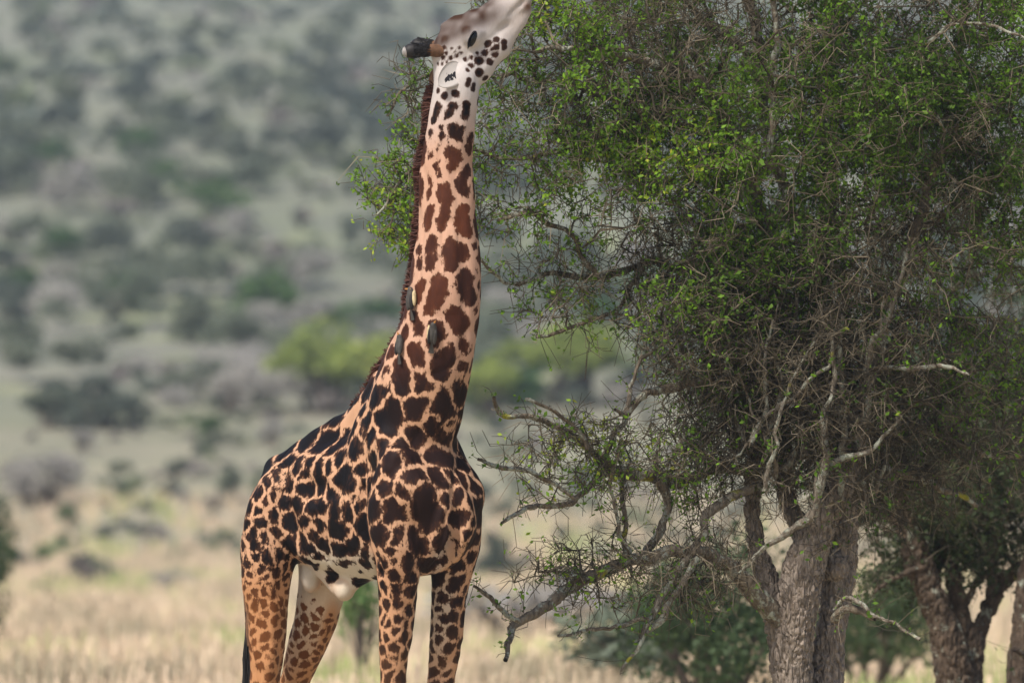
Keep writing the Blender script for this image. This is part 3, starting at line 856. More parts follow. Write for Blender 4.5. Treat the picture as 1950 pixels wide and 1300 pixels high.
fork = empty('forked_tree', P(1840, 1550, Y2) * [1, 1, 0])
grow(fork, 'forked', limbs2, blobs2, 1300, segs2, dict(bark=M['bark_far'], branch=M['bark_far'], twig=M['twig'], leaf=M['leaf_dark']), 6, 0.034, dark_leaf,
     spray=(5, 8), lo=(2.4, 6.3, -0.15), hi=(4.4, 7.8, 3.1), h=0.016, far=True, bark_disp=0.03)
tag(fork, 'dark forked tree standing behind the acacia on its right', 'tree')

Y3 = 6.2
segs3 = [li((1965, 1700, 55), (1955, 1450, 40), (1950, 1280, 33), (1958, 1150, 26), (1985, 1000, 20), (2010, 850, 14), Y0=Y3, Y1=Y3)]
limbs3 = [li((1952, 1250, 6), (1925, 1240, 5), (1918, 1330, 5), (1912, 1450, 4), Y0=Y3 - .2, Y1=Y3 - .4), li((1985, 1000, 10), (1950, 900, 8), (1940, 780, 6), Y0=Y3, Y1=Y3)]
blobs3 = [((2000, 820, Y3), (0.9, 0.8, 0.8), 1.0)]
third = empty('slender_tree', P(1960, 1550, Y3) * [1, 1, 0])
grow(third, 'slender', limbs3, blobs3, 350, segs3, dict(bark=M['bark_far'], branch=M['bark_far'], twig=M['twig'], leaf=M['leaf_dark']), 8, 0.034, dark_leaf,
     spray=(4, 7), lo=(3.2, 5.7, -0.15), hi=(4.3, 6.8, 3.1), h=0.02, far=True)
tag(third, 'slender dark trunk at the right edge beside the forked tree', 'tree')

# ------------------------------------------------------------------ giraffe
C45 = math.sqrt(0.5)
UF = np.array([C45, -C45, 0])      # forward
UR = np.array([-C45, -C45, 0])     # to its right, the side we see
UZ = np.array([0, 0, 1.0])
GX = -0.935
def B(px, py, s=0.0):
    """a point of the giraffe: on the line of sight, s metres to its right of the body's mid-plane"""
    X = (px - 975) / 310.0
    Y = -(X - GX) - 1.41421 * s
    for _ in range(3):
        p = P(px, py, Y); Y = -(p[0] - GX) - 1.41421 * s
    return P(px, py, Y)

S = Sdf((-2.0, -1.15, -0.02), (0.35, 1.15, 5.45), 0.0125)
AX = (UF, UR, UZ)
def chain(pts, k=0.06, lat=None, ks=1.0, step=0.08):
    q = smooth_path([np.append(p, r) for p, r in pts], step)
    for a, b in zip(q[:-1], q[1:]): S.seg(a[:3], a[3], b[:3], b[3], k, lat, ks)
    return q
# trunk
S.ell(B(566, 985), AX, (0.36, 0.26, 0.27), 0.1)
S.ell(B(600, 950), AX, (0.42, 0.255, 0.33), 0.1)
S.ell(B(650, 965), AX, (0.46, 0.30, 0.425), 0.1)
S.ell(B(715, 955), AX, (0.46, 0.30, 0.47), 0.1)
S.ell(B(780, 945), AX, (0.38, 0.29, 0.49), 0.1)
S.ell(B(828, 985), AX, (0.26, 0.24, 0.33), 0.08)
# back ridge and neck
chain([(B(555, 885), 0.055), (B(620, 842), 0.07), (B(682, 806), 0.09), (B(728, 762), 0.11), (B(766, 712), 0.11)], 0.09)
neck = chain([(B(745, 880), 0.32), (B(782, 800), 0.30), (B(808, 725), 0.275), (B(833, 645), 0.243), (B(847, 560), 0.218), (B(851, 450), 0.190),
              (B(850, 330), 0.165), (B(858, 250), 0.150), (B(866, 190), 0.135), (B(872, 150), 0.13)], 0.05, UR, 1.18)
# shoulders and chest
for s_ in (1, -1):
    px0 = 0
    sh = B(826, 940, -0.0) + UR * 0.2 * s_
    S.seg(B(790, 850) + UR * 0.20 * s_, 0.13, sh, 0.165, 0.07)
    S.seg(sh, 0.165, B(800, 1030) + UR * 0.21 * s_, 0.15, 0.06)
    S.seg(B(548, 889) + UR * 0.10 * s_, 0.055, B(585, 905) + UR * 0.2 * s_, 0.05, 0.06)       # hip bone
# front legs (image points on each leg's own plane)
chain([(B(762, 880, 0.235), 0.12), (B(752, 960, 0.24), 0.165), (B(758, 1040, 0.24), 0.150), (B(758, 1100, 0.22), 0.120), (B(756, 1160, 0.2), 0.102), (B(753, 1210, 0.2), 0.092),
       (B(747, 1290, 0.19), 0.073), (B(745, 1335, 0.19), 0.088), (B(744, 1380, 0.19), 0.064), (B(742, 1520, 0.19), 0.055), (B(742, 1548, 0.19), 0.068), (B(748, 1585, 0.19), 0.065)], 0.024)
chain([(B(868, 960, -0.20), 0.16), (B(866, 1040, -0.20), 0.145), (B(860, 1100, -0.20), 0.122), (B(854, 1160, -0.19), 0.105), (B(849, 1210, -0.19), 0.095),
       (B(839, 1290, -0.19), 0.076), (B(837, 1335, -0.19), 0.088), (B(836, 1380, -0.19), 0.064), (B(834, 1525, -0.19), 0.055), (B(834, 1553, -0.19), 0.068), (B(840, 1590, -0.19), 0.065)], 0.026)
# hind legs
chain([(B(540, 945, 0.16), 0.17), (B(520, 1000, 0.19), 0.18), (B(510, 1060, 0.21), 0.170), (B(508, 1095, 0.21), 0.155), (B(508, 1140, 0.21), 0.130), (B(509, 1200, 0.2), 0.108), (B(509, 1260, 0.2), 0.086),
       (B(501, 1320, 0.2), 0.080), (B(490, 1360, 0.2), 0.088), (B(494, 1410, 0.2), 0.062), (B(500, 1510, 0.2), 0.055), (B(500, 1535, 0.2), 0.068), (B(508, 1572, 0.2), 0.065)], 0.03)
chain([(B(612, 960, -0.16), 0.19), (B(622, 1040, -0.17), 0.18), (B(621, 1100, -0.18), 0.155), (B(607, 1160, -0.18), 0.128), (B(590, 1210, -0.18), 0.112),
       (B(568, 1270, -0.18), 0.092), (B(552, 1325, -0.18), 0.082), (B(546, 1362, -0.18), 0.088), (B(549, 1410, -0.18), 0.062), (B(553, 1510, -0.18), 0.055), (B(553, 1535, -0.18), 0.068), (B(561, 1570, -0.18), 0.065)], 0.03)
# flank skin, sheath and scrotum
S.seg(B(552, 1000, 0.2), 0.05, B(590, 1050, 0.2), 0.06, 0.08)
S.seg(B(622, 1085, 0.02), 0.07, B(655, 1128, 0.03), 0.038, 0.07)
S.seg(B(690, 1088, 0.02), 0.05, B(660, 1120, 0.03), 0.03, 0.07)
S.ell(B(590, 1100, 0.02), AX, (0.065, 0.07, 0.11), 0.03)
S.ell(B(588, 925, 0.31), AX, (0.12, 0.055, 0.11), 0.05, True)              # hollow between hip and ribs
S.ell(B(588, 925, -0.31), AX, (0.12, 0.055, 0.11), 0.05, True)
S.seg(B(884, 905, 0.03), 0.035, B(872, 990, 0.03), 0.045, 0.05, cut=True)      # furrow down the breast
S.seg(B(872, 990, 0.03), 0.045, B(842, 1085, 0.03), 0.055, 0.05, cut=True)
for i_ in range(4):                                                              # shallow grooves between the ribs
    x_ = 632 + i_ * 19
    S.seg(B(x_ + 6, 900, 0.335), 0.012, B(x_ - 4, 1010, 0.345), 0.012, 0.03, cut=True)
# head, turned so that its profile lies across our view
YH = -0.60
HY = np.array([0, 1.0, 0])
def Hd(px, py, dy=0.0): return P(px, py, YH + dy)
m_ = 1 / 310.0
def hs(a, ra, b, rb, k=0.035, ks=1.35, dy0=0, dy1=0): S.seg(Hd(*a, dy0), ra * m_, Hd(*b, dy1), rb * m_, k, HY, ks)
hs((868, 92), 43, (905, 62), 40)                     # cranium to brow
hs((905, 62), 40, (950, 28), 30)                     # face
hs((950, 28), 30, (985, 4), 26, ks=1.2)              # nose
hs((985, 2), 24, (993, -10), 20, 0.02, 1.1)          # upper lip
hs((868, 140), 38, (905, 125), 34)                   # throat latch
hs((905, 122), 36, (945, 86), 29)                    # jaw
hs((945, 86), 29, (985, 40), 17)
hs((985, 40), 17, (1001, 22), 12, 0.02)              # chin
hs((846, 52), 10, (868, 45), 16, 0.03, 1.0)          # forehead knob
hs((846, 115), 22, (860, 150), 30, 0.04)
hs((842, 100), 17, (855, 98), 22, 0.04, 1.0)
S.ell(Hd(897, 70, -0.105), np.eye(3), (0.060, 0.035, 0.05), 0.03)     # eye socket ridge
S.ell(Hd(897, 70, 0.105), np.eye(3), (0.060, 0.035, 0.05), 0.03)
for dy_ in (-1, 1): S.seg(Hd(972, 30, 0.068 * dy_), 0.010, Hd(999, 2, 0.06 * dy_), 0.016, 0.012, cut=True)      # mouth
GV, GF = S.mesh(); del S
GV = relax(GV, GF, 2)
GN = vert_normals(GV, GF)
# muscle and skin relief
GV = GV + GN * ((0.018 * vnoise(GV * [4, 4, 2.6], 41) + 0.008 * vnoise(GV * [11, 11, 5], 42) - 0.008 * np.clip(0.22 - np.abs(vnoise(GV * [8, 8, 3], 43)), 0, 1) * 4) * np.where(GV[:, 2] > 4.5, 0.4, 1.0))[:, None]
GN = vert_normals(GV, GF)
_px, _py = project(GV)
_side = (GV - np.array([GX, 0, 0])) @ UR
_face = np.clip((GN @ np.array([0.0, -1, 0])) * 2.5, 0, 1)
for line_, depth, wid in (
    ([(690, 925), (694, 1010), (714, 1060), (724, 1092)], -0.026, 6), ([(797, 825), (752, 895), (706, 940)], -0.012, 10), ([(770, 850), (738, 930), (735, 1010)], 0.014, 24),
    ([(540, 885), (548, 960), (566, 1030), (590, 1078)], -0.022, 7), ([(500, 980), (528, 1060), (530, 1130)], -0.010, 10), ([(566, 900), (590, 925), (640, 935)], -0.014, 16),
    ([(868, 330), (884, 480), (888, 620), (872, 780)], -0.013, 9), ([(836, 380), (826, 560), (815, 700)], 0.011, 16), ([(880, 840), (866, 930), (842, 1030), (822, 1090)], -0.020, 8),
    ([(835, 960), (806, 1040), (790, 1095)], -0.014, 8), ([(640, 1010), (632, 1060)], -0.006, 8), ([(668, 990), (660, 1060)], -0.006, 8), ([(745, 1110), (740, 1200), (738, 1290)], 0.006, 8),
    ([(775, 1110), (772, 1220)], -0.007, 6), ([(520, 1110), (517, 1230), (508, 1300)], 0.007, 8), ([(910, 100), (940, 72), (965, 48)], -0.008, 6), ([(880, 55), (902, 52), (918, 62)], 0.010, 6),
    ([(888, 112), (920, 118), (945, 100)], -0.006, 6), ([(860, 60), (885, 45), (930, 22)], 0.006, 7)):
    w_ = np.full(len(GV), 1e9)
    for (xa, ya), (xb, yb) in zip(line_[:-1], line_[1:]):
        t_ = np.clip(((_px - xa) * (xb - xa) + (_py - ya) * (yb - ya)) / ((xb - xa) ** 2 + (yb - ya) ** 2), 0, 1)
        w_ = np.minimum(w_, (_px - xa - t_ * (xb - xa)) ** 2 + (_py - ya - t_ * (yb - ya)) ** 2)
    GV = GV + GN * (depth * np.exp(-w_ / wid ** 2) * _face)[:, None]
GN = vert_normals(GV, GF)
bvh = BVHTree.FromPolygons(GV.tolist(), GF.tolist())

# coat: patches laid on the hide (crop origin, crop scale, patches as ([points], radius))
def pc(ox, oy, sc, lst): return [([(ox + x / sc, oy + y / sc) for x, y in p], rr / sc) for p, rr in lst]
spots = []
spots += pc(720, 0, 4.333, [([(880, 435)], 25), ([(830, 500)], 35), ([(975, 390), (950, 400)], 26), ([(910, 365)], 26), ([(960, 448)], 28), ([(925, 508)], 28), ([(975, 325)], 22),
  ([(1040, 350), (1040, 390)], 24), ([(835, 600)], 33), ([(765, 545)], 20), ([(740, 575)], 16), ([(750, 665), (740, 695)], 20), ([(790, 705), (788, 730)], 20), ([(725, 492)], 18), ([(763, 482)], 16),
  ([(605, 478)], 14), ([(643, 460)], 13), ([(685, 438)], 9), ([(540, 478)], 15), ([(560, 512)], 12), ([(530, 525)], 10), ([(495, 527)], 9), ([(820, 445)], 13), ([(630, 430)], 8), ([(605, 405)], 8),
  ([(670, 390)], 7), ([(885, 645)], 22), ([(545, 400)], 15), ([(560, 440)], 14), ([(548, 792)], 28), ([(635, 775)], 29), ([(495, 745)], 18), ([(610, 870), (572, 945)], 34), ([(720, 880), (712, 935)], 33),
  ([(495, 870), (490, 930), (470, 985)], 28), ([(826, 830)], 22), ([(615, 1060), (668, 1110)], 50), ([(515, 1060), (500, 1130), (490, 1215)], 24), ([(450, 1120), (448, 1200)], 22), ([(762, 1140), (752, 1225)], 28)])
spots += pc(720, 280, 3.25, [([(440, 30), (490, 45), (450, 110)], 36), ([(378, 105), (378, 150)], 24), ([(330, 25), (325, 60)], 18), ([(370, 15)], 14), ([(540, 160), (522, 215), (542, 260)], 36), ([(320, 210), (308, 280)], 29),
  ([(412, 270), (425, 320), (405, 400), (395, 465)], 34), ([(508, 400), (515, 455), (545, 525)], 36), ([(322, 400), (305, 465)], 34), ([(335, 610), (330, 710)], 38), ([(440, 620), (430, 710), (515, 640)], 44),
  ([(365, 880), (390, 850), (350, 960), (315, 1005)], 42), ([(560, 810), (510, 855), (565, 920)], 42), ([(470, 1045), (520, 1110), (545, 1210)], 42), ([(225, 1050), (245, 1120)], 32), ([(345, 1090), (360, 1160), (350, 1220)], 40),
  ([(597, 600), (612, 760), (615, 860)], 15), ([(612, 1020), (610, 1190)], 16), ([(240, 640), (252, 720)], 25), ([(170, 1150)], 32), ([(225, 1250), (255, 1290)], 38), ([(268, 870), (248, 945)], 24)])
spots += pc(600, 560, 3.822, [([(720, 390), (770, 470)], 52), ([(955, 420), (930, 500), (925, 570)], 55), ([(535, 430)], 40), ([(600, 540), (640, 620), (645, 690)], 48), ([(785, 620), (845, 680), (745, 690)], 40),
  ([(515, 550), (495, 625)], 34), ([(495, 675), (430, 760)], 52), ([(715, 800), (760, 810), (730, 880)], 58), ([(1062, 560), (1030, 640), (1055, 750)], 40), ([(908, 720), (915, 810), (965, 880)], 48),
  ([(1147, 490), (1125, 630)], 20), ([(1068, 880), (1045, 1000)], 30), ([(850, 950), (930, 1000), (985, 1050)], 42), ([(565, 790), (480, 890), (605, 900), (550, 990)], 46), ([(348, 830)], 34), ([(270, 980)], 40),
  ([(372, 930), (335, 1020)], 38), ([(315, 1060), (290, 1180)], 46), ([(400, 1040)], 48), ([(495, 1095), (460, 1160)], 38), ([(735, 990), (740, 1070)], 52), ([(610, 1100), (690, 1170), (725, 1180)], 48),
  ([(840, 1160), (950, 1190)], 46), ([(195, 1075), (120, 1135)], 38), ([(170, 1200)], 36), ([(1080, 1150), (1092, 1240)], 44), ([(555, 1190), (560, 1270)], 42), ([(100, 1245)], 40), ([(320, 1250)], 38)])
spots += pc(430, 840, 2.825, [([(335, 108), (385, 150)], 26), ([(455, 105), (415, 175)], 27), ([(330, 205), (342, 262)], 28), ([(420, 265), (440, 265)], 33), ([(500, 140), (515, 235)], 34), ([(570, 110), (612, 85)], 38),
  ([(605, 220), (650, 165), (672, 250)], 38), ([(712, 35), (690, 95)], 32), ([(725, 125), (738, 175)], 26), ([(800, 95), (800, 180)], 32), ([(840, 35)], 34), ([(890, 105), (880, 175)], 34), ([(960, 45), (1030, 70)], 46),
  ([(975, 205), (1035, 175)], 40), ([(850, 257)], 40), ([(745, 242)], 24), ([(940, 262)], 38), ([(1125, 190), (1185, 235)], 34), ([(1075, 285), (1045, 375), (1110, 390), (1080, 450)], 46), ([(1217, 200), (1190, 305)], 28),
  ([(690, 300), (640, 375)], 28), ([(568, 285), (590, 380), (602, 465)], 36), ([(325, 328), (385, 342)], 36), ([(455, 370), (512, 348)], 34), ([(795, 315), (788, 385)], 32), ([(885, 340), (945, 390), (900, 400)], 36),
  ([(825, 422), (875, 408)], 27), ([(722, 335)], 24), ([(655, 395), (705, 470)], 36), ([(435, 430), (505, 465)], 32), ([(350, 412)], 34), ([(478, 500), (522, 535)], 36), ([(612, 492)], 30), ([(620, 585), (690, 565)], 36),
  ([(820, 500), (862, 525)], 28), ([(908, 535), (942, 488)], 30), ([(1000, 500), (1040, 540), (1065, 575)], 42), ([(415, 555), (455, 588)], 18), ([(890, 600)], 24), ([(500, 620)], 14), ([(635, 658), (675, 668)], 16),
  ([(740, 595), (750, 655)], 24), ([(715, 700)], 15), ([(1235, 410), (1295, 400)], 38), ([(1325, 340)], 36), ([(1272, 205), (1240, 305)], 27), ([(1342, 235)], 40), ([(1332, 430)], 34), ([(1312, 500)], 30),
  ([(287, 200)], 32), ([(262, 245), (262, 300)], 18), ([(225, 240), (213, 325)], 23), ([(180, 290)], 24), ([(125, 370)], 26), ([(172, 370)], 20), ([(190, 432)], 30), ([(110, 440)], 24), ([(138, 495), (158, 565)], 24),
  ([(250, 395)], 28), ([(215, 512)], 26), ([(90, 560)], 14), ([(155, 632)], 22), ([(222, 637)], 27), ([(255, 500)], 28), ([(285, 620)], 28), ([(190, 685)], 24), ([(125, 650)], 16), ([(205, 732)], 18), ([(130, 725)], 14), ([(240, 770)], 16), ([(165, 765)], 13),
  ([(855, 650)], 22), ([(850, 702)], 20), ([(905, 635), (912, 715)], 20), ([(978, 655), (1002, 730)], 32), ([(992, 795)], 28), ([(905, 795), (932, 885)], 28), ([(862, 785)], 22), ([(860, 878)], 18), ([(990, 900)], 22), ([(850, 945)], 15),
  ([(925, 1010)], 25), ([(885, 972)], 16), ([(972, 985)], 19), ([(860, 1050)], 18), ([(905, 1112)], 20), ([(965, 1150)], 18), ([(890, 1168)], 16),
  ([(1225, 770), (1260, 760)], 32), ([(1250, 850)], 32), ([(1165, 962), (1235, 940)], 25), ([(1150, 1002)], 20), ([(1210, 1035)], 32), ([(1250, 660)], 28), ([(1312, 612)], 25), ([(1242, 552)], 24), ([(1292, 782)], 24),
  ([(1195, 1110)], 28), ([(1155, 1185)], 20), ([(1100, 900)], 14), ([(1192, 1250)], 20)])
sp_pt, sp_r, sp_id = [], [], []
ident = 0
seen = []
for pts, rr in spots:
    if any(math.hypot(a - c_, b - d_) < 0.8 * max(rr, q_) for a, b in pts for c_, d_, q_ in seen): continue
    seen += [(a, b, rr) for a, b in pts]
    got = False
    for (px, py) in pts:
        d = Vector(ray(px, py)).normalized()
        hit = bvh.ray_cast(Vector(CAM), d)
        if hit[0] is None:      # just past the outline: nearest hide point
            p = B(px, py); hit = bvh.find_nearest(Vector(p))
        sp_pt.append(np.array(hit[0])); sp_r.append(rr / 310.0); sp_id.append(ident); got = True
    ident += 1
# the hide the photograph does not show, and the small leg marks, are filled at the spacing of that region
def local_r(p):
    """patch radius by region of the body"""
    px, py = project(p); z = p[2]
    fwd = (p - np.array([GX, 0, 0])) @ UF
    if px > 880 and py < 210 or py < 165: return 0.020
    if z > 3.9: return 0.075
    if z > 2.55: return 0.085
    if fwd < -0.25 and z < 1.70: return 0.024
    if fwd < -0.35 and z < 2.2: return 0.045
    if z < 1.55: return 0.034
    return 0.078
order = rng.permutation(len(GV))[:9000]
hand_n = len(sp_pt)
PT = np.zeros((6000, 3)); RD = np.zeros(6000); n_ = len(sp_pt)
PT[:n_] = sp_pt; RD[:n_] = sp_r
rot_mult = 1.0
for vi in order:
    p = GV[vi]
    if p[2] < 0.35: continue
    lr = local_r(p)
    px, py = project(p)
    if px > 930 and py < 90: continue                                    # pale muzzle
    if py < 230 and GN[vi] @ np.array([0, -1, 0]) > -0.15: continue      # face and throat marks are laid by hand
    dd = np.linalg.norm(PT[:n_] - p, axis=1)
    vis = GN[vi] @ np.array([0.0, -1, 0]) > 0.2 and p[2] > 1.75
    if (dd > RD[:n_] * (1.5 if vis else 1.1) + lr * (1.15 if vis else 0.95)).all() and n_ < 5990:
        PT[n_] = p; RD[n_] = lr * (0.85 + 0.3 * rng.random()); sp_id.append(ident); ident += 1; n_ += 1
PT = PT[:n_]; RD = RD[:n_]; ID = np.array(sp_id)
# signed measure per vertex: > 0 inside a patch
F1 = np.full(len(GV), 9.0); F2 = np.full(len(GV), 9.0); I1 = np.full(len(GV), -1)
warp = 0.010 * np.stack([vnoise(GV * 22, 51 + k) for k in range(3)], 1) + 0.012 * np.stack([vnoise(GV * 9, 61 + k) for k in range(3)], 1)
warp *= np.clip((RD.mean() * 0 + 1), 0, 1)
GW = GV + warp * np.where(GV[:, 2] > 4.5, 0.2, 1.0)[:, None]
lim_scale = RD
for k in range(n_):
    m = np.abs(GW - PT[k]).max(1) < RD[k] * 2.6 + 0.06
    idx = np.nonzero(m)[0]
    d = np.linalg.norm(GW[idx] - PT[k], axis=1) - RD[k]
    same = I1[idx] == ID[k]
    better = d < F1[idx]
    nb = better & ~same
    F2[idx[nb]] = F1[idx[nb]]
    I1[idx[nb]] = ID[k]
    F1[idx[better]] = d[better]
    oth = ~better & ~same
    F2[idx[oth]] = np.minimum(F2[idx[oth]], d[oth])
pxy = np.stack(project(GV), 1)
fwd = (GV - np.array([GX, 0, 0])) @ UF
side = (GV - np.array([GX, 0, 0])) @ UR
z = GV[:, 2]
def sstep(a, b, x): t = np.clip((x - a) / (b - a), 0, 1); return t * t * (3 - 2 * t)
neckness = sstep(2.65, 3.1, z)
line = 0.0075 + 0.007 * neckness - 0.010 * sstep(4.5, 4.62, z)                                # half width of the pale lines
grow_r = 0.075 - 0.052 * sstep(1.7, 1.45, z) - 0.046 * neckness - 0.022 * sstep(4.4, 4.62, z)   # how far a patch may spread past its radius
spot = np.minimum((F2 - F1) / 2 - line, grow_r - F1)
# colours of the hide
def cmix(a, b, t): return a * (1 - t[:, None]) + b * t[:, None]
one = np.ones((len(GV), 1))
base = one * np.array([0.50, 0.30, 0.185])
base = cmix(base, one * np.array([0.50, 0.31, 0.22]), neckness)
base = cmix(base, one * np.array([0.49, 0.465, 0.455]), sstep(4.15, 4.65, z))
hind = sstep(-0.15, -0.4, fwd)
leg = sstep(1.85, 1.5, z)
base = cmix(base, one * np.array([0.46, 0.235, 0.112]), leg * (0.4 + 0.6 * hind))
inner = np.clip(-(GN @ UR) * np.sign(side), 0, 1)                        # inner faces of the legs are paler
base = cmix(base, one * np.array([0.50, 0.39, 0.28]), leg * sstep(0.1, 0.7, inner) * sstep(0.9, 1.4, z))
belly = sstep(1.92, 1.74, z) * sstep(-0.42, -0.22, fwd) * sstep(1.50, 1.60, z) * (1 - sstep(0.25, 0.45, fwd)) * sstep(-0.15, 0.6, -GN[:, 2] + 0.25 * vnoise(GV * 9, 71))
belly = np.maximum(belly, np.exp(-((pxy[:, 0] - 655) ** 2 + (pxy[:, 1] - 1125) ** 2) / 900.0))
base = cmix(base, one * np.array([0.55, 0.50, 0.41]), belly)
groin = np.exp(-((pxy[:, 0] - 588) ** 2 / 350.0 + (pxy[:, 1] - 1092) ** 2 / 1300.0)) * sstep(0.14, 0.08, np.abs(side))
base = cmix(base, one * np.array([0.50, 0.46, 0.40]), np.clip(groin * 1.6, 0, 1))
head = sstep(4.62, 4.8, z)
topface = sstep(-52, -20, (pxy[:, 0] - 840) * -0.447 + (pxy[:, 1] - 55) * -0.894) * head * sstep(985, 925, pxy[:, 0])
base = cmix(base, one * np.array([0.045, 0.022, 0.013]), topface * np.clip(0.92 + 0.22 * vnoise(GV * 22, 3), 0, 1))
snout = sstep(930, 975, pxy[:, 0]) * head
base = cmix(base, one * np.array([0.40, 0.35, 0.32]), snout * (0.45 + 0.45 * np.clip(vnoise(GV * [18, 18, 30], 9), -1, 1)))
lip = np.exp(-((pxy[:, 0] - 1006) ** 2 + (pxy[:, 1] - 14) ** 2) / 90.0)
base = cmix(base, one * np.array([0.16, 0.09, 0.06]), np.clip(lip, 0, 1))
patchc = one * np.array([0.005, 0.004, 0.005])
brown = sstep(2.75, 3.1, z) * (1 - sstep(4.05, 4.45, z))
vary = np.array([0.35 + 0.65 * random.random() for _ in range(ident + 1)])[np.maximum(I1, 0)]
patchc = cmix(patchc, one * np.array([0.105, 0.031, 0.014]), brown * vary)
front = sstep(0.45, 0.7, fwd) * (1 - neckness)
patchc = cmix(patchc, one * np.array([0.07, 0.025, 0.014]), front * 0.25)
patchc = cmix(patchc, one * np.array([0.17, 0.06, 0.018]), sstep(1.75, 1.45, z) * hind)
patchc = cmix(patchc, one * np.array([0.06, 0.028, 0.014]), sstep(1.5, 1.1, z) * (1 - hind))
hoof = sstep(0.12, 0.09, z)
base = cmix(base, one * np.array([0.05, 0.04, 0.035]), hoof); patchc = cmix(patchc, one * np.array([0.05, 0.04, 0.035]), hoof)
# patches keep off the pale belly skin, sheath, groin and muzzle
axil = np.exp(-(((pxy[:, 0] - (868 - (pxy[:, 1] - 960) * 0.33)) / 15.0) ** 2)) * sstep(985, 1050, pxy[:, 1]) * sstep(1120, 1075, pxy[:, 1]) * (fwd > 0.2)
base = cmix(base, one * np.array([0.46, 0.42, 0.38]), np.clip(axil * 0.75, 0, 1))
spot = spot - 0.014 * belly * sstep(1.80, 1.70, z) - 0.08 * np.exp(-((pxy[:, 0] - 655) ** 2 + (pxy[:, 1] - 1128) ** 2) / 900.0) - 0.02 * axil * (0.5 + vnoise(GV * [40, 40, 6], 5)) - 0.06 * np.clip(groin * 1.6, 0, 1)
muz = sstep(935, 965, pxy[:, 0] - 0.5 * pxy[:, 1] + 10) * head
spot = np.where(muz > 0.5, -0.02, spot)
# eye surround and brow colour
s = NT('giraffe_hide')
sp = s.attr('spot')
v = s.coord((1, 1, 0.55))
ng = s.noise(v, 60, 3, 0.7); nb_ = s.noise(v, 23, 3, 0.6)
jag = s.math('ADD', s.math('MULTIPLY', s.math('SUBTRACT', ng, 0.5), 0.046), s.math('MULTIPLY', s.math('SUBTRACT', nb_, 0.5), 0.052))
jag = s.math('MULTIPLY', jag, s.attr('jag'))
fac = s.n('ShaderNodeMapRange'); fac.inputs['From Min'].default_value = -0.0035; fac.inputs['From Max'].default_value = 0.0050
s.l(s.math('ADD', sp, jag), fac.inputs['Value'])
hair = s.noise(s.coord((1, 1, 0.2)), 140, 3, 0.7)
bc = s.mix(s.math('MULTIPLY', hair, 0.35), s.attr('hide', 'Color'), (0.42, 0.22, 0.11), 'MULTIPLY')
pc_ = s.mix(s.math('MULTIPLY', nb_, 0.6), s.attr('patch', 'Color'), (0.006, 0.0045, 0.005))
eg = s.n('ShaderNodeMapRange'); eg.inputs['From Min'].default_value = 0.0; eg.inputs['From Max'].default_value = 0.022
s.l(s.math('ADD', sp, s.math('MULTIPLY', jag, 1.4)), eg.inputs['Value'])
pc_ = s.mix(eg.outputs[0], s.mix(0.35, pc_, (0.13, 0.05, 0.022)), pc_)      # hair browner towards the rim of each patch
s.color(s.mix(fac.outputs[0], bc, pc_))
s.b.inputs['Roughness'].default_value = 0.55
s.b.inputs['Specular IOR Level'].default_value = 0.07
s.bump(s.math('ADD', hair, s.math('MULTIPLY', ng, 0.6)), 0.35, 0.006)
giraffe = empty('giraffe', (GX, 0, 0))
tag(giraffe, 'tall dark-patched giraffe stretching its neck up to browse on the acacia', 'giraffe')
link('body', mesh_np('body', GV, GF, s.m, True, {'spot': spot, 'hide': base, 'patch': patchc, 'jag': 1.0 - 0.75 * sstep(4.3, 4.6, z) - 0.3 * sstep(1.7, 1.4, z)}), giraffe)

def plain(name, c, rough=0.7, n=None, spec=0.3):
    q = NT(name)
    if n: q.color(q.ramp(q.noise(q.coord(), n, 4), [(0.3, [x * .65 for x in c]), (0.7, [min(1, x * 1.25) for x in c])]))
    else: q.color(c)
    q.b.inputs['Roughness'].default_value = rough; q.b.inputs['Specular IOR Level'].default_value = spec
    return q.m
M['black_hair'] = plain('black_hair', (0.012, 0.010, 0.010), 0.6, 60)
M['brown_hair'] = plain('brown_hair', (0.11, 0.055, 0.028), 0.8, 40)
M['white_hair'] = plain('white_hair', (0.28, 0.26, 0.25), 0.8, 50)
M['mane'] = plain('mane_hair', (0.06, 0.018, 0.010), 0.7, 30)
M['eye'] = plain('eye_dark', (0.006, 0.005, 0.005), 0.25, None, 0.3)

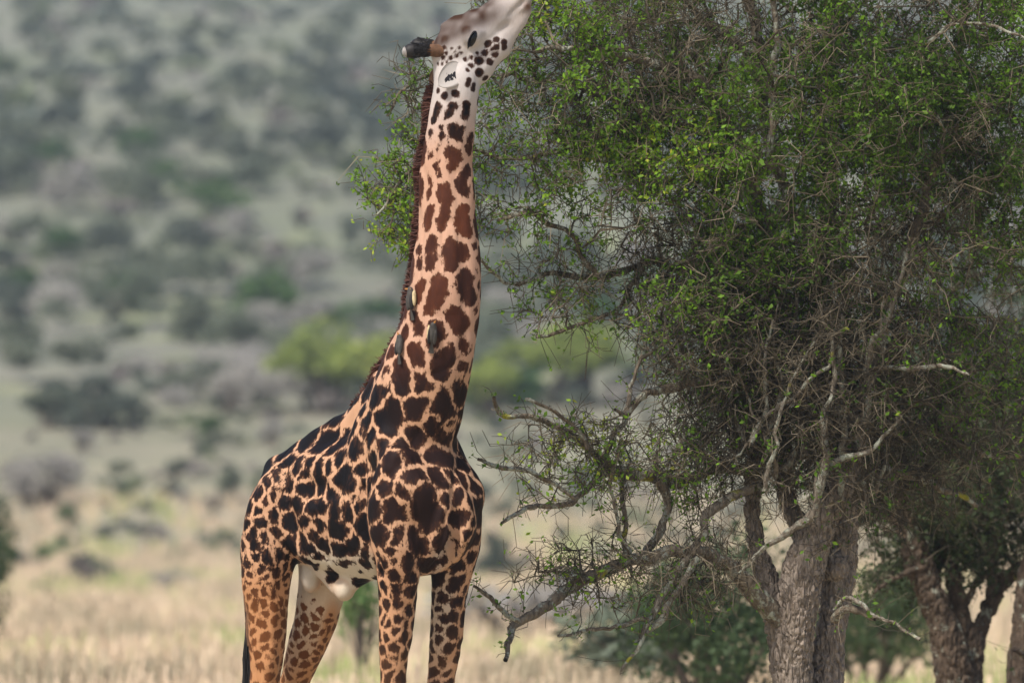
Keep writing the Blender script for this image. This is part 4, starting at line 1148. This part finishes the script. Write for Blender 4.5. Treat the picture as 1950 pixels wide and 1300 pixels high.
# ossicones: brown stalk, black knob, pale worn tip
def ossicone(base_, tip_, r0):
    d = np.array(tip_) - base_; L = np.linalg.norm(d); d /= L
    def piece(t0, t1, n, rf, nm, mt, par):
        tt = np.linspace(t0, t1, n)
        bend = np.array([0, 0, 0.012])
        pts = [np.array(base_) + d * L * t + bend * math.sin(t * 3.0) for t in tt]
        v, f = tube(pts, [rf(t) for t in tt], 14)
        return link(nm, mesh_np(nm, v, f, mt), par)
    def prof(t):
        body = 0.86 + 0.55 * max(0.0, 0.30 - t) + 0.20 * math.exp(-((t - 0.74) / 0.17) ** 2)
        return r0 * body * math.sqrt(max(0.0006, 1 - (max(0.0, t - 0.80) / 0.20) ** 2))
    stalk = piece(-0.22, 0.5, 14, prof, 'ossicone', M['brown_hair'], giraffe)
    knob = piece(0.40, 0.985, 18, lambda t: prof(t) * 1.03, 'ossicone_hair', M['black_hair'], None)
    tip = piece(0.925, 1.0, 12, lambda t: prof(t) * 1.05 + 0.001, 'ossicone_tip', M['white_hair'], None)
    g = Geo(); rr = np.random.default_rng(12)
    w1 = np.cross(d, [0, 0, 1.0]); w1 /= np.linalg.norm(w1); w2 = np.cross(d, w1)
    for _ in range(420):
        t = rr.uniform(0.30, 0.72); a = rr.uniform(0, 6.283); q_ = w1 * math.cos(a) + w2 * math.sin(a)
        b0 = np.array(base_) + d * L * t + np.array([0, 0, 0.012]) * math.sin(t * 3.0) + q_ * prof(t) * 0.98
        g.add(*tube([b0, b0 + q_ * 0.004 + d * 0.008, b0 + q_ * rr.uniform(0.002, 0.009) + d * 0.018], [0.0022, 0.002, 0.0006], 3))
    tuft = link('ossicone_tuft', g.mesh('ossicone_tuft', M['black_hair']))
    for o in (knob, tip, tuft): o.parent = stalk
ossicone(Hd(842, 98, -0.045), Hd(766, 101, -0.10), 0.043)
ossicone(Hd(846, 93, 0.045), Hd(781, 89, 0.10), 0.043)

# ears: cupped leaves
def ear(root_, tip_, width, face, inner_mat):
    root_ = np.array(root_); tip_ = np.array(tip_); d = tip_ - root_; L = np.linalg.norm(d); d /= L
    w = np.cross(d, face); w /= np.linalg.norm(w); nrm = np.cross(w, d)
    nu, nv = 16, 9
    U, V = np.meshgrid(np.linspace(0, 1, nu), np.linspace(-1, 1, nv), indexing='ij')
    hw = width * np.sqrt(np.clip(1 - (2 * U - 1) ** 2, 0.004, 1)) * (1.1 - 0.35 * U)
    p = root_ + d * (U * L)[..., None] + w * (hw * V)[..., None] + nrm * (hw * (V ** 2) * 0.10 + 0.012 * np.sin(U * 3))[..., None]
    q = p - nrm * 0.008
    vv = np.concatenate([p.reshape(-1, 3), q.reshape(-1, 3)])
    def fc(i, j, o): return [o + i * nv + j, o + (i + 1) * nv + j, o + (i + 1) * nv + j + 1, o + i * nv + j + 1]
    ff = []; n0 = nu * nv
    for i in range(nu - 1):
        for j in range(nv - 1): ff.append(fc(i, j, 0)); ff.append(fc(i, j, n0)[::-1])
        for j in (0, nv - 1): ff.append([i * nv + j, i * nv + j + n0, (i + 1) * nv + j + n0, (i + 1) * nv + j])
    dk = np.concatenate([(np.exp(-((U - 0.52) / 0.30) ** 4 - ((V + 0.25 - 0.3 * U) / 0.33) ** 2)).ravel()] * 2)
    return mesh_np('ear', vv, np.array(ff), inner_mat, True, {'mark': dk})
q = NT('ear_hide'); q.color(q.mix(q.ramp(q.math('ADD', q.attr('mark'), q.math('MULTIPLY', q.math('SUBTRACT', q.noise(q.coord(), 55), 0.5), 1.8)), [(0.5, (0, 0, 0)), (0.6, (1, 1, 1))]), (0.50, 0.46, 0.43), (0.02, 0.017, 0.02)))
link('ear', ear(Hd(880, 126, -0.085), Hd(836, 163, -0.17), 0.078, np.array([0.35, -1, 0.1]), q.m), giraffe)
link('ear', ear(Hd(848, 128, 0.09), Hd(818, 160, 0.22), 0.055, np.array([-0.5, -0.6, 0.2]), M['brown_hair']), giraffe)

# eyes with dark lashes
def eye(dy):
    sg = -1 if dy < 0 else 1
    S = Sdf((-0.1, -0.1, -0.1), (0.1, 0.1, 0.1), 0.008)
    ax = np.array([0.35, 0, 0.94]); ay = np.array([0, 1.0, 0]); az = np.array([0.94, 0, -0.35])
    S.ell((0, 0, 0), (ax, ay, az), (0.054, 0.030, 0.024), 0.02)
    V, Fq = S.mesh()
    e = link('eye', mesh_np('eye', V + Hd(900, 74, dy), Fq, M['eye']), giraffe)
    g = Geo()
    for i in range(26):
        t = i / 25 * 2 - 1
        a = Hd(900, 74, dy) + ax * 0.045 * t + ay * sg * 0.018 - az * 0.016 * (1 - t * t)
        b = a + ay * sg * 0.030 - az * 0.012 + ax * 0.012 * t + np.array([0, 0, -0.02])
        g.add(*tube([a, (a + b) / 2, b], [0.0022, 0.002, 0.0006], 3))
    o = link('eyelash', g.mesh('eyelash', M['black_hair']), None); o.parent = e
eye(-0.128); eye(0.128)

# mane: short stiff hair along the back of the neck
def mane():
    g = Geo(); r = np.random.default_rng(3)
    c = np.array([B(px, py) for px, py in ((866, 165), (858, 250), (850, 330), (851, 450), (847, 560), (830, 645), (800, 725), (780, 770))])
    q = smooth_path(c, 0.008)
    n = len(q)
    for i, p in enumerate(q):
        t = i / n
        ang = math.radians(180 - 12 - 30 * t)      # nape direction in plan, swinging with the twist of the neck
        back = np.array([math.cos(ang), math.sin(ang), 0.0])
        hit = bvh.ray_cast(Vector(p + back * 0.6), Vector(-back))
        if hit[0] is None: continue
        s0 = np.array(hit[0]); lat = np.array([-back[1], back[0], 0])
        hgt = (0.040 + 0.010 * math.sin(i * 0.13)) * (1 if t < 0.85 else (1 - t) / 0.15 + 0.2)
        for k in range(22):
            b0 = s0 + lat * r.normal(0, 0.012) + np.array([0, 0, r.normal(0, 0.006)]) - back * 0.012
            e = b0 + back * (hgt * r.uniform(0.75, 1.15) + 0.012) + np.array([0, 0, r.normal(-0.004, 0.018)]) + lat * r.normal(0, 0.008)
            w = np.array([0, 0, 0.0045]) + lat * r.normal(0, 0.004)
            g.add([b0 - w, b0 + w, e + w * .3, e - w * .3], [[0, 1, 2, 3]])
    link('mane', g.mesh('mane', M['mane'], False), giraffe)
mane()

# tail with its black tuft
def tail():
    a = [B(500, 935, 0.0) + UF * 0.06, B(476, 1000, 0), B(470, 1090, 0.02), B(473, 1180, 0.05), B(474, 1230, 0.06)]
    q = smooth_path(a, 0.03)
    v, f = tube(q, np.linspace(0.045, 0.018, len(q)), 8)
    t = link('tail', mesh_np('tail', v, f, M['brown_hair']), giraffe)
    g = Geo(); r = np.random.default_rng(9)
    for i in range(700):
        u = r.random()
        s0 = q[-1] + (q[-8] - q[-1]) * r.random() + r.standard_normal(3) * 0.006
        e = q[-1] + np.array([r.uniform(-.036, .036), r.uniform(-.036, .036), -r.uniform(0.25, 0.75)])
        m = (s0 + e) / 2 + np.array([r.uniform(-.024, .024), r.uniform(-.024, .024), 0.0])
        g.add(*tube([s0, m, e], [0.003, 0.003, 0.001], 3))
    o = link('tail_tuft', g.mesh('tail_tuft', M['black_hair']), None); o.parent = t
tail()

# ------------------------------------------------------------------ oxpeckers on the neck
M['bird_back'] = plain('bird_grey_brown', (0.05, 0.045, 0.04), 0.7, 30)
M['bird_belly'] = plain('bird_cream', (0.52, 0.42, 0.24), 0.8, 40)
M['bird_bill'] = plain('bird_bill', (0.35, 0.15, 0.03), 0.4)
def bird(px, py, up, scale, look, label, belly_side):
    """clings head-up to the hide; up = image direction of the back line, look = where the bill points"""
    hit = bvh.ray_cast(Vector(CAM), Vector(ray(px, py)).normalized())
    if hit[0] is None: hit = bvh.find_nearest(Vector(B(px, py)))
    p = np.array(hit[0]); n = np.array(hit[1])
    if n[1] > 0: n = -n
    U = R_ * up[0] + UZ * up[1]; U = U - n * (U @ n); U /= np.linalg.norm(U)
    Wd = np.cross(U, n)
    root = empty('oxpecker', p); tag(root, label, 'bird', 'oxpeckers clinging to the giraffe neck')
    o0 = p + n * 0.032 * scale
    lk = R_ * look[0] + UZ * look[1] + n * look[2]; lk /= np.linalg.norm(lk)
    L = scale
    S = Sdf(p - 0.16, p + 0.16, 0.005)
    S.ell(o0, (U, n, Wd), (0.070 * L, 0.030 * L, 0.033 * L), 0.02)
    hd = o0 + U * 0.078 * L + n * 0.006
    S.seg(o0 + U * 0.05 * L, 0.024 * L, hd, 0.021 * L, 0.02)
    V, Fq = S.mesh()
    link('body', mesh_np('body', V, Fq, M['bird_back']), root)
    v, f = tube([hd + lk * 0.012 * L, hd + lk * 0.026 * L, hd + lk * 0.042 * L], [0.009 * L, 0.0075 * L, 0.002 * L], 8)
    link('bill', mesh_np('bill', v, f, M['bird_bill']), root)
    # eye
    for sg in (1, -1):
        ec = hd + np.cross(lk, U) * 0.018 * L * sg
        v, f = tube([ec - n * 0.004, ec, ec + n * 0.004], [0.002, 0.005, 0.002], 6); link('eye', mesh_np('eye', v, f, M['bird_bill']), root)
    # tail feathers
    g = Geo()
    for k in range(5):
        sp_ = (k - 2) * 0.10
        dr = -U * math.cos(sp_) + Wd * math.sin(sp_) - n * 0.22
        a = o0 - U * 0.055 * L + n * 0.001 * k; b = a + dr * 0.095 * L; w = Wd * 0.007 * L
        g.add([a - w, a + w, b + w * .7, b - w * .7, a - w + n * .002, a + w + n * .002, b + w * .7 + n * .002, b - w * .7 + n * .002], [[0, 1, 2, 3], [7, 6, 5, 4], [0, 3, 7, 4], [1, 5, 6, 2]])
    link('tail', g.mesh('tail', M['bird_back'], False), root)
    # folded wings and the cream belly edge
    for sg in (1, -1):
        S = Sdf(p - 0.16, p + 0.16, 0.005)
        S.ell(o0 + Wd * 0.021 * L * sg + n * 0.008 * L - U * 0.012 * L, (U, n, Wd), (0.068 * L, 0.022 * L, 0.016 * L), 0.01)
        V, Fq = S.mesh(); link('wing', mesh_np('wing', V, Fq, M['black_hair'] if sg == belly_side else M['bird_back']), root)
    S = Sdf(p - 0.16, p + 0.16, 0.005)
    S.ell(o0 + Wd * 0.034 * L * belly_side - n * 0.004 * L + U * 0.012 * L, (U, n, Wd), (0.062 * L, 0.020 * L, 0.012 * L), 0.01)
    V, Fq = S.mesh(); link('belly', mesh_np('belly', V, Fq, M['bird_belly']), root)
bird(789, 572, (-0.15, 1), 0.82, (-1, 0.15, 0.1), 'oxpecker perched on the mane edge with its head turned out over the nape', 1)
bird(825, 636, (0.12, 1), 0.78, (0.4, 0.6, 0.3), 'dark oxpecker clinging to the brown patch low on the middle of the neck', -1)
bird(766, 660, (-0.10, 1), 0.74, (-0.3, 0.9, 0.2), 'grey oxpecker with cream edges clinging at the neck base below the mane', -1)

# ------------------------------------------------------------------ haze over the far hillside
zt = 175.0
hv = [(-2000, -200, -3), (2000, -200, -3), (2000, 2700, -3), (-2000, 2700, -3), (-2000, -200, zt), (2000, -200, zt), (2000, 2700, zt), (-2000, 2700, zt)]
hf = [(0, 3, 2, 1), (4, 5, 6, 7), (0, 1, 5, 4), (1, 2, 6, 5), (2, 3, 7, 6), (3, 0, 4, 7)]
hm = bpy.data.materials.new('haze'); hm.use_nodes = True
ht = hm.node_tree
ht.nodes.remove(ht.nodes['Principled BSDF'])
pv = ht.nodes.new('ShaderNodeVolumePrincipled')
pv.inputs['Color'].default_value = (0.72, 0.86, 1.0, 1)
pv.inputs['Density'].default_value = 0.00030
pv.inputs['Anisotropy'].default_value = 0.0
ht.links.new(pv.outputs[0], ht.nodes['Material Output'].inputs['Volume'])
hz = link('haze', mesh_np('haze', np.array(hv, float), np.array(hf), hm, False))
tag(hz, 'thin pale haze in the air over the hillside', 'haze', kind='stuff')
